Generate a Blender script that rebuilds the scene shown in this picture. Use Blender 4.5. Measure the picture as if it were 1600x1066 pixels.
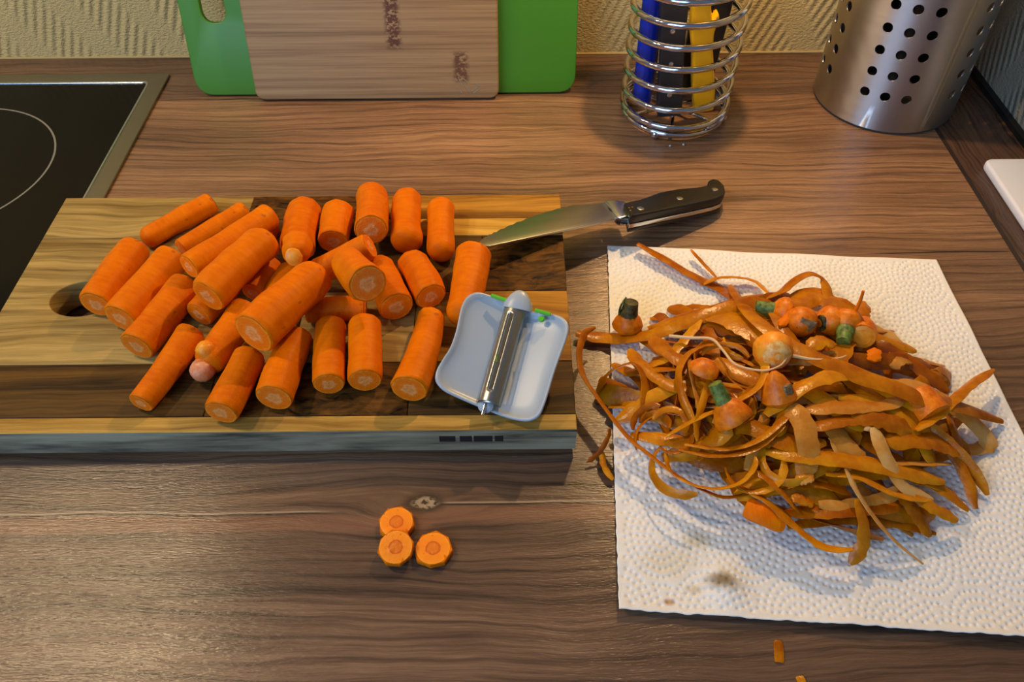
import bpy, bmesh, math, random
from mathutils import Vector, Matrix, noise as mnoise
random.seed(11)
R = math.radians
scene = bpy.context.scene
col = scene.collection
for _o in list(bpy.data.objects):
    bpy.data.objects.remove(_o)

# ------------------------------------------------------------------ camera
CAM_H, FPX, PITCH, ROLL = .40, 1251.0, R(48.3), R(.45)
cam = bpy.data.cameras.new('camera'); cam.sensor_width = 36; cam.sensor_fit = 'HORIZONTAL'
cam.lens = FPX / 1600 * 36; cam.clip_start = .01; cam.clip_end = 50
camo = bpy.data.objects.new('camera', cam); col.objects.link(camo)
camo.matrix_world = Matrix.Translation((0, 0, CAM_H)) @ Matrix.Rotation(R(90) - PITCH, 4, 'X') @ Matrix.Rotation(-ROLL, 4, 'Z')
scene.camera = camo

# ------------------------------------------------------------------ world, lights, exposure
world = bpy.data.worlds.new('world'); scene.world = world; world.use_nodes = True
world.node_tree.nodes['Background'].inputs[0].default_value = (.55, .70, 1, 1)
world.node_tree.nodes['Background'].inputs[1].default_value = .21


def light(name, kind, loc, energy, colour, size=.01, target=None, **kw):
    l = bpy.data.lights.new(name, kind); l.energy = energy; l.color = colour
    if kind == 'AREA':
        l.shape = 'RECTANGLE'; l.size, l.size_y = size
    else:
        l.shadow_soft_size = size
    for k, v in kw.items(): setattr(l, k, v)
    o = bpy.data.objects.new(name, l); col.objects.link(o); o.location = loc
    if target is not None:
        o.rotation_euler = (Vector(target) - Vector(loc)).to_track_quat('-Z', 'Y').to_euler()
    return o


WARM = (1, .66, .31)
light('under_cabinet_lamp', 'POINT', (.16, .622, .395), 5.7, WARM, .009)
light('hood_lamp_a', 'SPOT', (-.485, .42, .66), 6.5, (1, .74, .42), .022, (-.40, .40, 0), spot_size=R(125), spot_blend=.6)
light('hood_lamp_b', 'SPOT', (-.66, .46,   .66), 6, (1, .74, .42), .022, (-.55, .40, 0), spot_size=R(125), spot_blend=.6)
light('window_daylight', 'AREA', (-1.0, -.95, .95), 23, (.45, .68, 1), (1.0, 1.2), (0, .40, 0))
vs = scene.view_settings
vs.view_transform = 'Standard'; vs.look = 'None'; vs.gamma = 1; vs.exposure = 0; vs.use_curve_mapping = False


# ------------------------------------------------------------------ pixel -> point
def P(u, v, z=0.):
    a = (u - 800) / FPX; b = -(v - 533) / FPX
    c, s = math.cos(ROLL), math.sin(ROLL)
    a, b = a * c + b * s, -a * s + b * c
    d = Vector((a, math.cos(PITCH) + b * math.sin(PITCH), -math.sin(PITCH) + b * math.cos(PITCH)))
    return Vector((0, 0, CAM_H)) + d * ((z - CAM_H) / d.z)


def Pplane(u, v, p0, n):
    o = Vector((0, 0, CAM_H)); d = P(u, v, 0) - o
    return o + d * ((p0 - o).dot(n) / d.dot(n))


def px2m(px, p):        # size in metres of px pixels at world point p
    f = Vector((0, math.cos(PITCH), -math.sin(PITCH)))
    return px * (p - Vector((0, 0, CAM_H))).dot(f) / FPX


# ------------------------------------------------------------------ materials
def S(r, g, b):         # sRGB 0-255 -> linear
    f = lambda c: (c / 255 / 12.92) if c <= 10 else ((c / 255 + .055) / 1.055) ** 2.4
    return (f(r), f(g), f(b), 1)


class Mat:
    def __init__(s, name, colour=None, rough=.5, metal=0., spec=.5, **kw):
        s.m = bpy.data.materials.new(name); s.m.use_nodes = True
        s.t = s.m.node_tree; s.b = s.t.nodes['Principled BSDF']
        if colour: s.b.inputs['Base Color'].default_value = colour
        s.b.inputs['Roughness'].default_value = rough; s.b.inputs['Metallic'].default_value = metal
        s.b.inputs['Specular IOR Level'].default_value = spec
        for k, v in kw.items(): s.b.inputs[k.replace('_', ' ')].default_value = v

    def n(s, typ, **kw):
        nd = s.t.nodes.new(typ)
        for k, v in kw.items(): setattr(nd, k, v)
        return nd

    def put(s, sock, v):
        if hasattr(v, 'is_linked'): s.t.links.new(v, sock)
        elif v is not None: sock.default_value = v

    def co(s, scale=(1, 1, 1), loc=(0, 0, 0), rot=(0, 0, 0), kind='Object'):
        tc = s.n('ShaderNodeTexCoord'); mp = s.n('ShaderNodeMapping')
        mp.inputs['Scale'].default_value = scale; mp.inputs['Location'].default_value = loc; mp.inputs['Rotation'].default_value = rot
        s.t.links.new(tc.outputs[kind], mp.inputs[0]); return mp.outputs[0]

    def noise(s, vec, scale=1, detail=3, rough=.5, dist=0):
        nd = s.n('ShaderNodeTexNoise'); s.put(nd.inputs['Vector'], vec)
        nd.inputs['Scale'].default_value = scale; nd.inputs['Detail'].default_value = detail
        nd.inputs['Roughness'].default_value = rough; nd.inputs['Distortion'].default_value = dist
        return nd.outputs['Fac']

    def m_(s, op, a, b=None, c=None):
        nd = s.n('ShaderNodeMath', operation=op); s.put(nd.inputs[0], a); s.put(nd.inputs[1], b); s.put(nd.inputs[2], c)
        return nd.outputs[0]

    def band(s, x, lo, hi, soft):       # 1 inside lo..hi with soft edges
        a = s.n('ShaderNodeMapRange', interpolation_type='SMOOTHSTEP'); s.put(a.inputs[0], x)
        a.inputs[1].default_value = lo - soft; a.inputs[2].default_value = lo + soft
        b = s.n('ShaderNodeMapRange', interpolation_type='SMOOTHSTEP'); s.put(b.inputs[0], x)
        b.inputs[1].default_value = hi - soft; b.inputs[2].default_value = hi + soft
        return s.m_('SUBTRACT', a.outputs[0], b.outputs[0])

    def sep(s, vec):
        nd = s.n('ShaderNodeSeparateXYZ'); s.put(nd.inputs[0], vec); return nd.outputs

    def comb(s, x, y, z):
        nd = s.n('ShaderNodeCombineXYZ')
        for i, v in enumerate((x, y, z)): s.put(nd.inputs[i], v)
        return nd.outputs[0]

    def mix(s, fac, a, b, blend='MIX'):
        nd = s.n('ShaderNodeMix', data_type='RGBA', blend_type=blend)
        s.put(nd.inputs[0], fac); s.put(nd.inputs[6], a); s.put(nd.inputs[7], b); return nd.outputs[2]

    def ramp(s, fac, stops):
        nd = s.n('ShaderNodeValToRGB'); e = nd.color_ramp.elements
        while len(e) < len(stops): e.new(.5)
        for el, (p, c) in zip(e, stops):
            el.position = p; el.color = c if len(c) == 4 else (*c, 1)
        s.put(nd.inputs[0], fac); return nd.outputs[0]

    def rand(s):
        return s.n('ShaderNodeObjectInfo').outputs['Random']

    def bump(s, h, strength=.3, dist=.001):
        nd = s.n('ShaderNodeBump'); nd.inputs['Strength'].default_value = strength; nd.inputs['Distance'].default_value = dist
        s.put(nd.inputs['Height'], h); s.put(s.b.inputs['Normal'], nd.outputs[0])

    def colour(s, v): s.put(s.b.inputs['Base Color'], v)

    def rough(s, v): s.put(s.b.inputs['Roughness'], v)


def laminate(name, along_x):
    """printed walnut laminate: long grain, board seams, a knot"""
    k = Mat(name, rough=.42)
    rot = (0, 0, 0) if along_x else (0, 0, R(90))
    c = k.co(rot=rot); x, y, z = k.sep(c)
    warp = k.m_('MULTIPLY', k.m_('SUBTRACT', k.noise(k.co((5, 9, 1), rot=rot), 1, 3), .5), .034)
    if along_x:     # grain bends round the knot
        kp = P(664, 786)
        dx = k.m_('DIVIDE', k.m_('SUBTRACT', x, kp.x), .055); dy = k.m_('DIVIDE', k.m_('SUBTRACT', y, kp.y), .016)
        g = k.m_('EXPONENT', k.m_('MULTIPLY', k.m_('ADD', k.m_('POWER', dx, 2.), k.m_('POWER', dy, 2.)), -1.))
        sgn = k.m_('SUBTRACT', y, kp.y)
        warp = k.m_('SUBTRACT', warp, k.m_('MULTIPLY', g, k.m_('MULTIPLY', sgn, .75)))
    yw = k.m_('ADD', y, warp)
    vec = k.comb(k.m_('MULTIPLY', x, 2.0), k.m_('MULTIPLY', yw, 46), 0)
    g1 = k.noise(vec, 1, 5, .6)
    g2 = k.noise(k.comb(k.m_('MULTIPLY', x, 11), k.m_('MULTIPLY', yw, 430), 0), 1, 4, .65)
    g3 = k.noise(k.comb(k.m_('MULTIPLY', x, 3), k.m_('MULTIPLY', y, 11), 3), 1, 3)
    g4 = k.noise(k.comb(k.m_('MULTIPLY', x, 60), k.m_('MULTIPLY', yw, 1400), 5), 1, 2, .6)
    ph = k.m_('MULTIPLY', k.m_('ADD', yw, k.m_('MULTIPLY', g1, .030)), 2 * math.pi / .0094)
    lines = k.m_('POWER', k.m_('ADD', k.m_('MULTIPLY', k.m_('SINE', ph), .5), .5), 7.)
    lines = k.m_('MULTIPLY', lines, k.m_('MULTIPLY', k.noise(k.co((9, 30, 1), (4, 2, 0), rot), 1, 2), .20))
    v = k.m_('ADD', k.m_('MULTIPLY', g1, .26), k.m_('ADD', k.m_('MULTIPLY', g2, .34), k.m_('MULTIPLY', g3, .36)))
    v = k.m_('ADD', v, k.m_('MULTIPLY', k.m_('SUBTRACT', g4, .5), .16))
    v = k.m_('SUBTRACT', v, lines)
    base = k.ramp(v, [(.26, S(50, 37, 29)), (.40, S(86, 65, 51)), (.50, S(110, 84, 65)), (.64, S(148, 117, 90))])
    # tone per printed board, plus lamplight on the back painted as lighter tone
    edges = [P(460, 155).y, P(1500, 395).y, P(300, 805).y]
    if along_x:
        wob = k.m_('ADD', y, k.m_('MULTIPLY', k.m_('SUBTRACT', k.noise(k.co((7, 0, 0)), 1, 2), .5), .010))
        tone = k.ramp(k.m_('DIVIDE', wob, .75), [(0, (.86, .83, .82)), (edges[2] / .75, (.86, .83, .82)), (edges[2] / .75 + .004, (.92, .88, .84)),
                       (edges[1] / .75, (1.2, 1.14, 1.05)), (edges[1] / .75 + .006, (1.46, 1.36, 1.18)), (edges[0] / .75, (1.6, 1.46, 1.24)), (edges[0] / .75 + .008, (.8, .74, .72)), (1, (.7, .64, .62))])
        base = k.mix(1., base, tone, 'MULTIPLY')
        # dark open seam with a pale lip and a reddish band in front of it
        xs = k.m_('SUBTRACT', x, kp.x)
        sl = k.m_('ADD', wob, k.m_('MULTIPLY', k.band(x, kp.x + .004, kp.x + .5, .006), -.0055))
        off = k.m_('SUBTRACT', sl, edges[2])
        notknot = k.m_('SUBTRACT', 1., k.band(x, kp.x - .055, kp.x + .006, .012))
        base = k.mix(k.m_('MULTIPLY', k.band(off, -.011, -.001, .0028), .62), base, S(132, 90, 66))
        base = k.mix(k.m_('MULTIPLY', k.band(off, -.0006, .0006, .0004), notknot), base, S(40, 29, 22))
        base = k.mix(k.m_('MULTIPLY', k.m_('MULTIPLY', k.band(off, .0006, .0017, .0004), notknot), .6), base, S(172, 148, 122))
        kd = k.m_('SQRT', k.m_('ADD', k.m_('POWER', k.m_('DIVIDE', xs, 1.9), 2.), k.m_('POWER', k.m_('SUBTRACT', y, kp.y), 2.)))
        kd = k.m_('ADD', kd, k.m_('MULTIPLY', k.m_('SUBTRACT', k.noise(k.co((90, 160, 1)), 1, 3), .5), .004))
        base = k.mix(k.m_('MULTIPLY', k.band(kd, -1, .0058, .0022), .8), base, S(52, 38, 28))
        base = k.mix(k.m_('MULTIPLY', k.m_('MULTIPLY', k.band(kd, .0008, .0036, .0012), k.band(k.noise(k.co((330, 420, 1)), 1, 2), .45, 2, .08)), .9), base, S(166, 142, 112))
        for e, x0, x1 in ((edges[1], P(1372, 395).x, .37), (edges[0], P(245, 155).x, P(475, 155).x)):
            base = k.mix(k.m_('MULTIPLY', k.band(k.m_('SUBTRACT', wob, e), -.0005, .0007, .0004), k.band(x, x0, x1, .012)), base, S(34, 24, 18))
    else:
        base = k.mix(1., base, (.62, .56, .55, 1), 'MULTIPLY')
    k.colour(base)
    k.rough(k.m_('ADD', .16, k.m_('MULTIPLY', g2, .24)))
    pores = k.noise(k.comb(k.m_('MULTIPLY', x, 160), k.m_('MULTIPLY', yw, 1150), 0), 1, 2, .6)
    k.bump(k.m_('ADD', g2, k.m_('MULTIPLY', pores, 1.2)), .26, .0007)
    return k.m


def acacia(name, lo, hi, seed, figure=.35, ax=4, ay=95):
    k = Mat(name, rough=.5, spec=.14)
    w = k.noise(k.co((6, 10, 10), (seed, seed * 1.7, 0)), 1, 3)
    x, y, z = k.sep(k.co(loc=(seed, 0, 0)))
    yw = k.m_('ADD', k.m_('ADD', y, z), k.m_('MULTIPLY', w, .02 + figure * .03))
    g = k.noise(k.comb(k.m_('MULTIPLY', x, ax), k.m_('MULTIPLY', yw, ay), seed), 1, 5, .6, figure)
    f = k.noise(k.comb(k.m_('MULTIPLY', x, 22), k.m_('MULTIPLY', yw, 620), seed), 1, 3, .6)
    v = k.m_('ADD', k.m_('MULTIPLY', g, .72), k.m_('MULTIPLY', f, .28))
    k.colour(k.ramp(v, [(.38, lo), (.61, hi)]))
    k.bump(f, .15, .0005); k.rough(k.m_('ADD', .5, k.m_('MULTIPLY', g, .2)))
    return k.m


def wallpaper(name, tint):
    k = Mat(name, rough=.75)
    x, y, z = k.sep(k.co())
    h = k.m_('ADD', x, y)       # runs along either wall
    b = k.m_('FRACT', k.m_('ADD', k.m_('DIVIDE', h, .068), k.m_('MULTIPLY', z, 8.)))
    mask = k.band(b, .28, .86, .10)
    rid = k.m_('SINE', k.m_('MULTIPLY', k.m_('ADD', h, k.m_('MULTIPLY', z, -.42)), 2 * math.pi / .0088))
    grain = k.noise(k.co((1, 1, 1.6)), 330, 3, .6)
    hgt = k.m_('ADD', k.m_('MULTIPLY', k.m_('MULTIPLY', rid, mask), .6), k.m_('MULTIPLY', grain, 1.5))
    k.bump(hgt, .75, .0016)
    k.colour(k.mix(grain, tuple(c * .82 for c in tint[:3]) + (1,), tint))
    return k.m


def noisy(name, a, b, rough, scale):
    k = Mat(name, rough=rough, spec=.35); f = k.noise(k.co(), scale, 4, .6)
    k.colour(k.ramp(f, [(.35, a), (.65, b)])); k.bump(f, .4, .001); return k.m


def make_materials():
    m = {}
    m['top'] = laminate('walnut_laminate', True); m['top_side'] = laminate('walnut_laminate_side', False)
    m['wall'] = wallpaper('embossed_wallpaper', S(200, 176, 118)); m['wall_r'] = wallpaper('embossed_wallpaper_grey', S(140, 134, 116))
    m['bead'] = Mat('sealant_cream', S(170, 146, 92), .7).m
    m['black_gap'] = Mat('black_sealant', S(16, 14, 14), .5).m
    k = Mat('ceramic_glass', S(7, 7, 7), .12, spec=.2); k.rough(k.m_('ADD', .10, k.m_('MULTIPLY', k.noise(k.co((3, 90, 1), rot=(0, 0, R(35))), 1, 3), .16))); m['glass'] = k.m
    k = Mat('brushed_steel', S(150, 146, 132), .38, 1.); k.bump(k.noise(k.co((1, 1, 1)), 900, 2), .05, .0003); m['frame'] = k.m
    m['bright_edge'] = Mat('polished_edge', S(205, 212, 220), .22, 1.).m
    m['ring'] = Mat('hob_print', S(120, 118, 108), .4).m
    k = Mat('chrome', S(205, 205, 208), .09, 1.); m['chrome'] = k.m
    k = Mat('cup_steel', S(178, 175, 176), .3, 1.)
    g = k.noise(k.co((3, 3, 160)), 1, 3); k.rough(k.m_('ADD', .36, k.m_('MULTIPLY', g, .14)))
    tn = k.n('ShaderNodeTangent', direction_type='RADIAL', axis='Z'); k.put(k.b.inputs['Tangent'], tn.outputs[0])
    k.b.inputs['Anisotropic'].default_value = .85; k.b.inputs['Anisotropic Rotation'].default_value = .25 
    k.bump(g, .03, .0003); m['cup'] = k.m
    k = Mat('blade_steel', S(166, 164, 158), .30, 1.); k.bump(k.noise(k.co((60, 600, 1), rot=(0, 0, R(-12))), 1, 3), .05, .0003); m['blade'] = k.m
    k = Mat('green_plastic', S(62, 124, 26), .42); k.bump(k.noise(k.co(), 700, 2), .04, .0004); m['green'] = k.m
    # bamboo
    k = Mat('bamboo', rough=.55)
    x, y, z = k.sep(k.co())
    xs = k.noise(k.comb(k.m_('MULTIPLY', x, 3), 0, k.m_('MULTIPLY', z, 210)), 1, 4, .6)
    fine = k.noise(k.comb(k.m_('MULTIPLY', x, 12), 0, k.m_('MULTIPLY', z, 1100)), 1, 3, .6)
    c = k.ramp(k.m_('ADD', k.m_('MULTIPLY', xs, .7), k.m_('MULTIPLY', fine, .3)), [(.34, S(104, 76, 46)), (.5, S(144, 114, 78)), (.68, S(166, 138, 98))])
    speck = k.noise(k.co((260, 1, 420)), 1, 3, .6)
    for u0, v0, u1, v1, cc in ((610, -40, 613, 76, S(84, 46, 26)), (718, 82, 722, 128, S(96, 62, 40))):
        cx = k.m_('SUBTRACT', x, (BAM((u0 + u1) / 2, (v0 + v1) / 2).x)); zc0, zc1 = BAM(u0, v1).z, BAM(u0, v0).z
        mk = k.m_('MULTIPLY', k.band(cx, -.0062, .0062, .003), k.band(z, zc0, zc1, .003))
        c = k.mix(k.m_('MULTIPLY', mk, k.band(speck, .47, 1.5, .06)), c, cc)
    k.colour(c); k.bump(fine, .1, .0004); m['bamboo'] = k.m
    m['bamboo_print'] = Mat('faded_grey_print', S(136, 126, 108), .55).m
    # acacia staves
    T = {'tan': (S(104, 80, 38), S(174, 144, 82)), 'pale': (S(134, 98, 40), S(194, 154, 74)), 'brown': (S(42, 27, 10), S(100, 70, 28)),
         'honey': (S(112, 72, 20), S(182, 130, 48)), 'dark': (S(12, 6, 2), S(104, 66, 20)), 'bright': (S(168, 122, 44), S(214, 168, 72))}
    for i, (n_, (a, b)) in enumerate(T.items()): m['aca_' + n_] = acacia('acacia_' + n_, a, b, 1.3 * i + .4, 1.2 if n_ == 'dark' else .35, *((60, 120) if n_ == 'dark' else (4, 95)))
    k = Mat('acacia_edge', rough=.5)
    w = k.noise(k.co((9, 1, 70)), 1, 4, .6, .4); f = k.noise(k.co((30, 1, 420)), 1, 3)
    k.colour(k.ramp(k.m_('ADD', k.m_('MULTIPLY', w, .75), k.m_('MULTIPLY', f, .25)), [(.36, S(46, 42, 36)), (.45, S(112, 106, 86)), (.60, S(156, 148, 122))])); m['aca_edge'] = k.m
    m['burn'] = Mat('burnt_stamp', S(28, 22, 18), .7).m
    m['rubber'] = Mat('grey_rubber', S(50, 50, 50), .8).m
    # carrot flesh
    k = Mat('carrot_skin', rough=.5, spec=.2)
    n1 = k.noise(k.co((60, 60, 60)), 1, 3); n2 = k.noise(k.co((420, 90, 90)), 1, 3, .6)
    c = k.ramp(k.m_('ADD', k.m_('MULTIPLY', n1, .6), k.m_('MULTIPLY', n2, .4)), [(.34, S(196, 86, 0)), (.55, S(216, 108, 0)), (.70, S(226, 128, 0))])
    c = k.mix(k.m_('MULTIPLY', k.rand(), .35), c, S(226, 122, 0))
    spot = k.noise(k.co(), 130, 1); c = k.mix(k.m_('MULTIPLY', k.band(spot, .735, 2, .02), .6), c, S(150, 70, 14))
    k.colour(c); k.bump(k.m_('ADD', n2, k.m_('MULTIPLY', k.noise(k.co(), 1500, 2), .5)), .30, .0009)
    k.b.inputs['Specular Tint'].default_value = (1, .72, .38, 1)
    k.b.inputs['Subsurface Weight'].default_value = .12; k.b.inputs['Subsurface Radius'].default_value = (1, .35, .05); k.b.inputs['Subsurface Scale'].default_value = .003
    m['carrot'] = k.m
    k = Mat('carrot_cut', rough=.34)
    x, y, z = k.sep(k.co()); r = k.m_('SQRT', k.m_('ADD', k.m_('POWER', y, 2.), k.m_('POWER', z, 2.)))
    r = k.m_('ADD', r, k.m_('MULTIPLY', k.m_('SUBTRACT', k.noise(k.co((0, 3.4, 3.4)), 1, 4), .5), .62))
    c = k.ramp(r, [(0, S(236, 146, 70)), (.2, S(234, 138, 58)), (.34, S(244, 158, 88)), (.48, S(240, 126, 26)), (.62, S(242, 114, 4)), (.86, S(244, 118, 2)), (1, S(250, 142, 30))])
    k.colour(c); k.bump(k.noise(k.co((1, 9, 9)), 1, 4, .6), .45, .0012)
    k.b.inputs['Subsurface Weight'].default_value = .1; k.b.inputs['Subsurface Radius'].default_value = (1, .4, .1); k.b.inputs['Subsurface Scale'].default_value = .003
    m['cut'] = k.m
    k = Mat('carrot_slice_face', rough=.36)
    x, y, z = k.sep(k.co()); r = k.m_('SQRT', k.m_('ADD', k.m_('POWER', y, 2.), k.m_('POWER', z, 2.)))
    nn = k.noise(k.co((0, 4, 4)), 1, 4); r = k.m_('ADD', r, k.m_('MULTIPLY', k.m_('SUBTRACT', nn, .5), .12))
    c = k.ramp(r, [(0, S(228, 120, 12)), (.30, S(222, 112, 10)), (.42, S(200, 88, 4)), (.47, S(244, 134, 10)), (.9, S(248, 140, 10)), (1, S(250, 156, 40))])
    k.colour(c); k.bump(nn, .3, .0008); m['slice'] = k.m
    m['knob'] = noisy('carrot_pale_knob', S(214, 120, 60), S(216, 150, 116), .4, 300); m['knob_y'] = noisy('carrot_yellow_tip', S(224, 118, 8), S(234, 160, 44), .4, 160)
    m['end'] = noisy('carrot_end_skin', S(186, 88, 2), S(224, 124, 4), .42, 210)

    def peel(name, dark, mid, light, tr):
        k = Mat(name, rough=.27, spec=.5)
        n1 = k.noise(k.co((70, 70, 70)), 1, 4, .6)
        v = k.m_('ADD', n1, k.m_('MULTIPLY', k.m_('SUBTRACT', k.rand(), .5), .34))
        k.colour(k.ramp(v, [(.28, dark), (.5, mid), (.74, light)]))
        k.bump(k.noise(k.co(), 420, 3), .35, .0008)
        t = k.n('ShaderNodeBsdfTranslucent'); k.put(t.inputs[0], k.ramp(v, [(.28, dark), (.74, light)]))
        mx = k.n('ShaderNodeMixShader'); mx.inputs[0].default_value = tr
        out = k.t.nodes['Material Output']
        k.t.links.new(k.b.outputs[0], mx.inputs[1]); k.t.links.new(t.outputs[0], mx.inputs[2]); k.t.links.new(mx.outputs[0], out.inputs[0])
        return k.m
    m['peel'] = peel('carrot_peel', S(186, 100, 0), S(216, 136, 2), S(236, 170, 22), .42)
    m['peel_pale'] = peel('carrot_peel_pale', S(208, 132, 36), S(224, 160, 66), S(232, 192, 120), .38)
    m['peel_dark'] = peel('carrot_peel_dark', S(164, 80, 0), S(194, 108, 0), S(214, 134, 4), .36)
    m['root'] = Mat('root_thread', S(214, 178, 128), .5).m
    m['stem'] = noisy('green_stem', S(60, 74, 34), S(118, 140, 60), .45, 260); m['stem_dark'] = noisy('dark_stem', S(24, 22, 14), S(96, 88, 40), .5, 260)
    m['scar'] = noisy('grey_scar', S(84, 66, 44), S(140, 116, 78), .6, 500)
    m['pale_core'] = noisy('pale_carrot_tip', S(206, 140, 54), S(232, 192, 122), .4, 240)
    # paper towel
    k = Mat('paper_towel', rough=.9, spec=.1)
    x, y, z = k.sep(k.co()); fib = k.noise(k.co(), 900, 3)
    c = k.mix(fib, S(220, 217, 212), S(236, 233, 228))
    warp = k.noise(k.co(), 60, 4, .6)
    for (u, v, rr, cc, f) in ((1124, 914, .011, S(112, 86, 30), .85), (1092, 848, .013, S(170, 150, 84), .5), (1082, 925, .007, S(190, 170, 120), .6), (1050, 880, .02, S(206, 190, 150), .4),
                              (1044, 945, .004, S(170, 118, 50), .8), (1005, 475, .05, S(226, 210, 160), .45), (1240, 720, .075, S(226, 190, 150), .5)):
        p = P(u, v); d = k.m_('SQRT', k.m_('ADD', k.m_('POWER', k.m_('SUBTRACT', x, p.x), 2.), k.m_('POWER', k.m_('MULTIPLY', k.m_('SUBTRACT', y, p.y), 1.6), 2.)))
        d = k.m_('ADD', d, k.m_('MULTIPLY', k.m_('SUBTRACT', warp, .5), rr * 1.5))
        c = k.mix(k.m_('MULTIPLY', k.band(d, -1, rr * .6, rr * .5), f), c, cc)
    k.colour(c); k.bump(fib, .2, .0004); m['paper'] = k.m
    k = Mat('white_plastic', S(158, 168, 178), .34); m['white'] = k.m
    m['tray'] = Mat('white_tray', S(214, 216, 224), .3).m
    m['lime'] = Mat('lime_plastic', S(86, 176, 30), .4).m
    m['black'] = Mat('black_plastic', S(18, 17, 17), .32).m; m['dark_grey'] = Mat('dark_grey_plastic', S(34, 36, 40), .4).m
    m['blue'] = Mat('blue_plastic', S(14, 44, 170), .3).m; m['yellow'] = Mat('yellow_plastic', S(240, 176, 6), .35).m
    m['gold'] = Mat('gold_print', S(150, 112, 40), .4, .6).m
    return m


# ------------------------------------------------------------------ mesh helpers
ORI = {}


def link(name, me, mat, parent=None, matrix=None, smooth=True):
    o = bpy.data.objects.new(name, me); col.objects.link(o)
    if mat is not None and not me.materials: me.materials.append(mat)
    if parent is not None: o.parent = parent
    if matrix is not None: o.matrix_local = matrix
    return o


def mk(name, V, F, mat, parent=None, origin=None, smooth=True, bevel=0, autosmooth=True):
    """world-space verts -> object whose origin is `origin` (or its parent's)"""
    if parent is not None: org = ORI[parent.name]
    else: org = Vector(origin) if origin is not None else Vector((0, 0, 0))
    me = bpy.data.meshes.new(name); me.from_pydata([tuple(Vector(v) - org) for v in V], [], F); me.update()
    bm = bmesh.new(); bm.from_mesh(me); bmesh.ops.recalc_face_normals(bm, faces=bm.faces)
    for f in bm.faces: f.smooth = smooth
    if smooth and autosmooth:
        for e in bm.edges:
            if len(e.link_faces) == 2 and e.calc_face_angle(0) > R(38): e.smooth = False
    bm.to_mesh(me); bm.free()
    me.materials.append(mat)
    o = bpy.data.objects.new(name, me); col.objects.link(o)
    if parent is not None: o.parent = parent
    else: o.location = org
    ORI[o.name] = org
    if bevel:
        b = o.modifiers.new('bevel', 'BEVEL'); b.width = bevel; b.segments = 3; b.limit_method = 'ANGLE'; b.angle_limit = R(40)
    return o


def empty(name, loc):
    o = bpy.data.objects.new(name, None); o.empty_display_size = .01; col.objects.link(o); o.location = loc
    ORI[o.name] = Vector(loc); return o


def tag(o, label=None, cat=None, group=None, kind=None):
    if label: o['label'] = label
    if cat: o['category'] = cat
    if group: o['group'] = group
    if kind: o['kind'] = kind
    return o


def box(x0, y0, z0, x1, y1, z1):
    V = [(x, y, z) for z in (z0, z1) for y in (y0, y1) for x in (x0, x1)]
    return V, [(0, 1, 3, 2), (4, 6, 7, 5), (0, 4, 5, 1), (2, 3, 7, 6), (0, 2, 6, 4), (1, 5, 7, 3)]


def frame_of(axis):
    a = Vector(axis).normalized(); h = Vector((0, 0, 1)) if abs(a.z) < .9 else Vector((0, 1, 0))
    s = a.cross(h).normalized(); return a, s, s.cross(a)


def lathe(profile, origin, axis, segs=20, wob=0, seed=0, sq=1.0):
    a, s, t = frame_of(axis); V, F = [], []
    for i, (r, h) in enumerate(profile):
        for j in range(segs):
            th = 2 * math.pi * j / segs
            rr = r * (1 + wob * mnoise.noise(Vector((math.cos(th) * 1.6 + seed, math.sin(th) * 1.6, h * 90))))
            V.append(Vector(origin) + a * h + s * (rr * math.cos(th)) + t * (rr * math.sin(th) * sq))
    n = len(profile)
    for i in range(n - 1):
        for j in range(segs):
            k = (j + 1) % segs
            F.append((i * segs + j, i * segs + k, (i + 1) * segs + k, (i + 1) * segs + j))
    F.append(tuple(range(segs - 1, -1, -1))); F.append(tuple((n - 1) * segs + j for j in range(segs)))
    return V, F


def catmull(pts, n):
    pts = [Vector(p) for p in pts]
    if len(pts) == 2: return [pts[0].lerp(pts[1], i / (n - 1)) for i in range(n)]
    q = [pts[0] * 2 - pts[1]] + pts + [pts[-1] * 2 - pts[-2]]; out = []
    m = len(pts) - 1
    for i in range(n):
        s = i / (n - 1) * m; k = min(int(s), m - 1); t = s - k
        p0, p1, p2, p3 = q[k:k + 4]
        out.append(.5 * ((2 * p1) + (p2 - p0) * t + (2 * p0 - 5 * p1 + 4 * p2 - p3) * t * t + (3 * p1 - p0 - 3 * p2 + p3) * t ** 3))
    return out


def tube(pts, rad, segs=8):
    V, F = [], []; n = len(pts); prev = None
    for i, p in enumerate(pts):
        t = (pts[min(i + 1, n - 1)] - pts[max(i - 1, 0)]).normalized()
        if prev is None: prev = frame_of(t)[1]
        s = (prev - t * prev.dot(t)).normalized(); prev = s; b = t.cross(s)
        r = rad(i / (n - 1)) if callable(rad) else rad
        for j in range(segs):
            th = 2 * math.pi * j / segs; V.append(p + s * (r * math.cos(th)) + b * (r * math.sin(th)))
    for i in range(n - 1):
        for j in range(segs):
            k = (j + 1) % segs; F.append((i * segs + j, i * segs + k, (i + 1) * segs + k, (i + 1) * segs + j))
    F.append(tuple(range(segs - 1, -1, -1))); F.append(tuple((n - 1) * segs + j for j in range(segs)))
    return V, F


def rounded(poly, rad, n=6):
    """round the corners of a 2D polygon; rad: one value or one per corner"""
    out = []; m = len(poly)
    for i, p in enumerate(poly):
        p = Vector(p); a = Vector(poly[i - 1]) - p; b = Vector(poly[(i + 1) % m]) - p
        r = rad[i] if isinstance(rad, (list, tuple)) else rad
        if r <= 0: out.append(p.copy()); continue
        r = min(r, a.length * .49, b.length * .49)
        p1 = p + a.normalized() * r; p2 = p + b.normalized() * r
        for k in range(n + 1):
            t = k / n; out.append(p1.lerp(p, t).lerp(p.lerp(p2, t), t))
    return out


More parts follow.
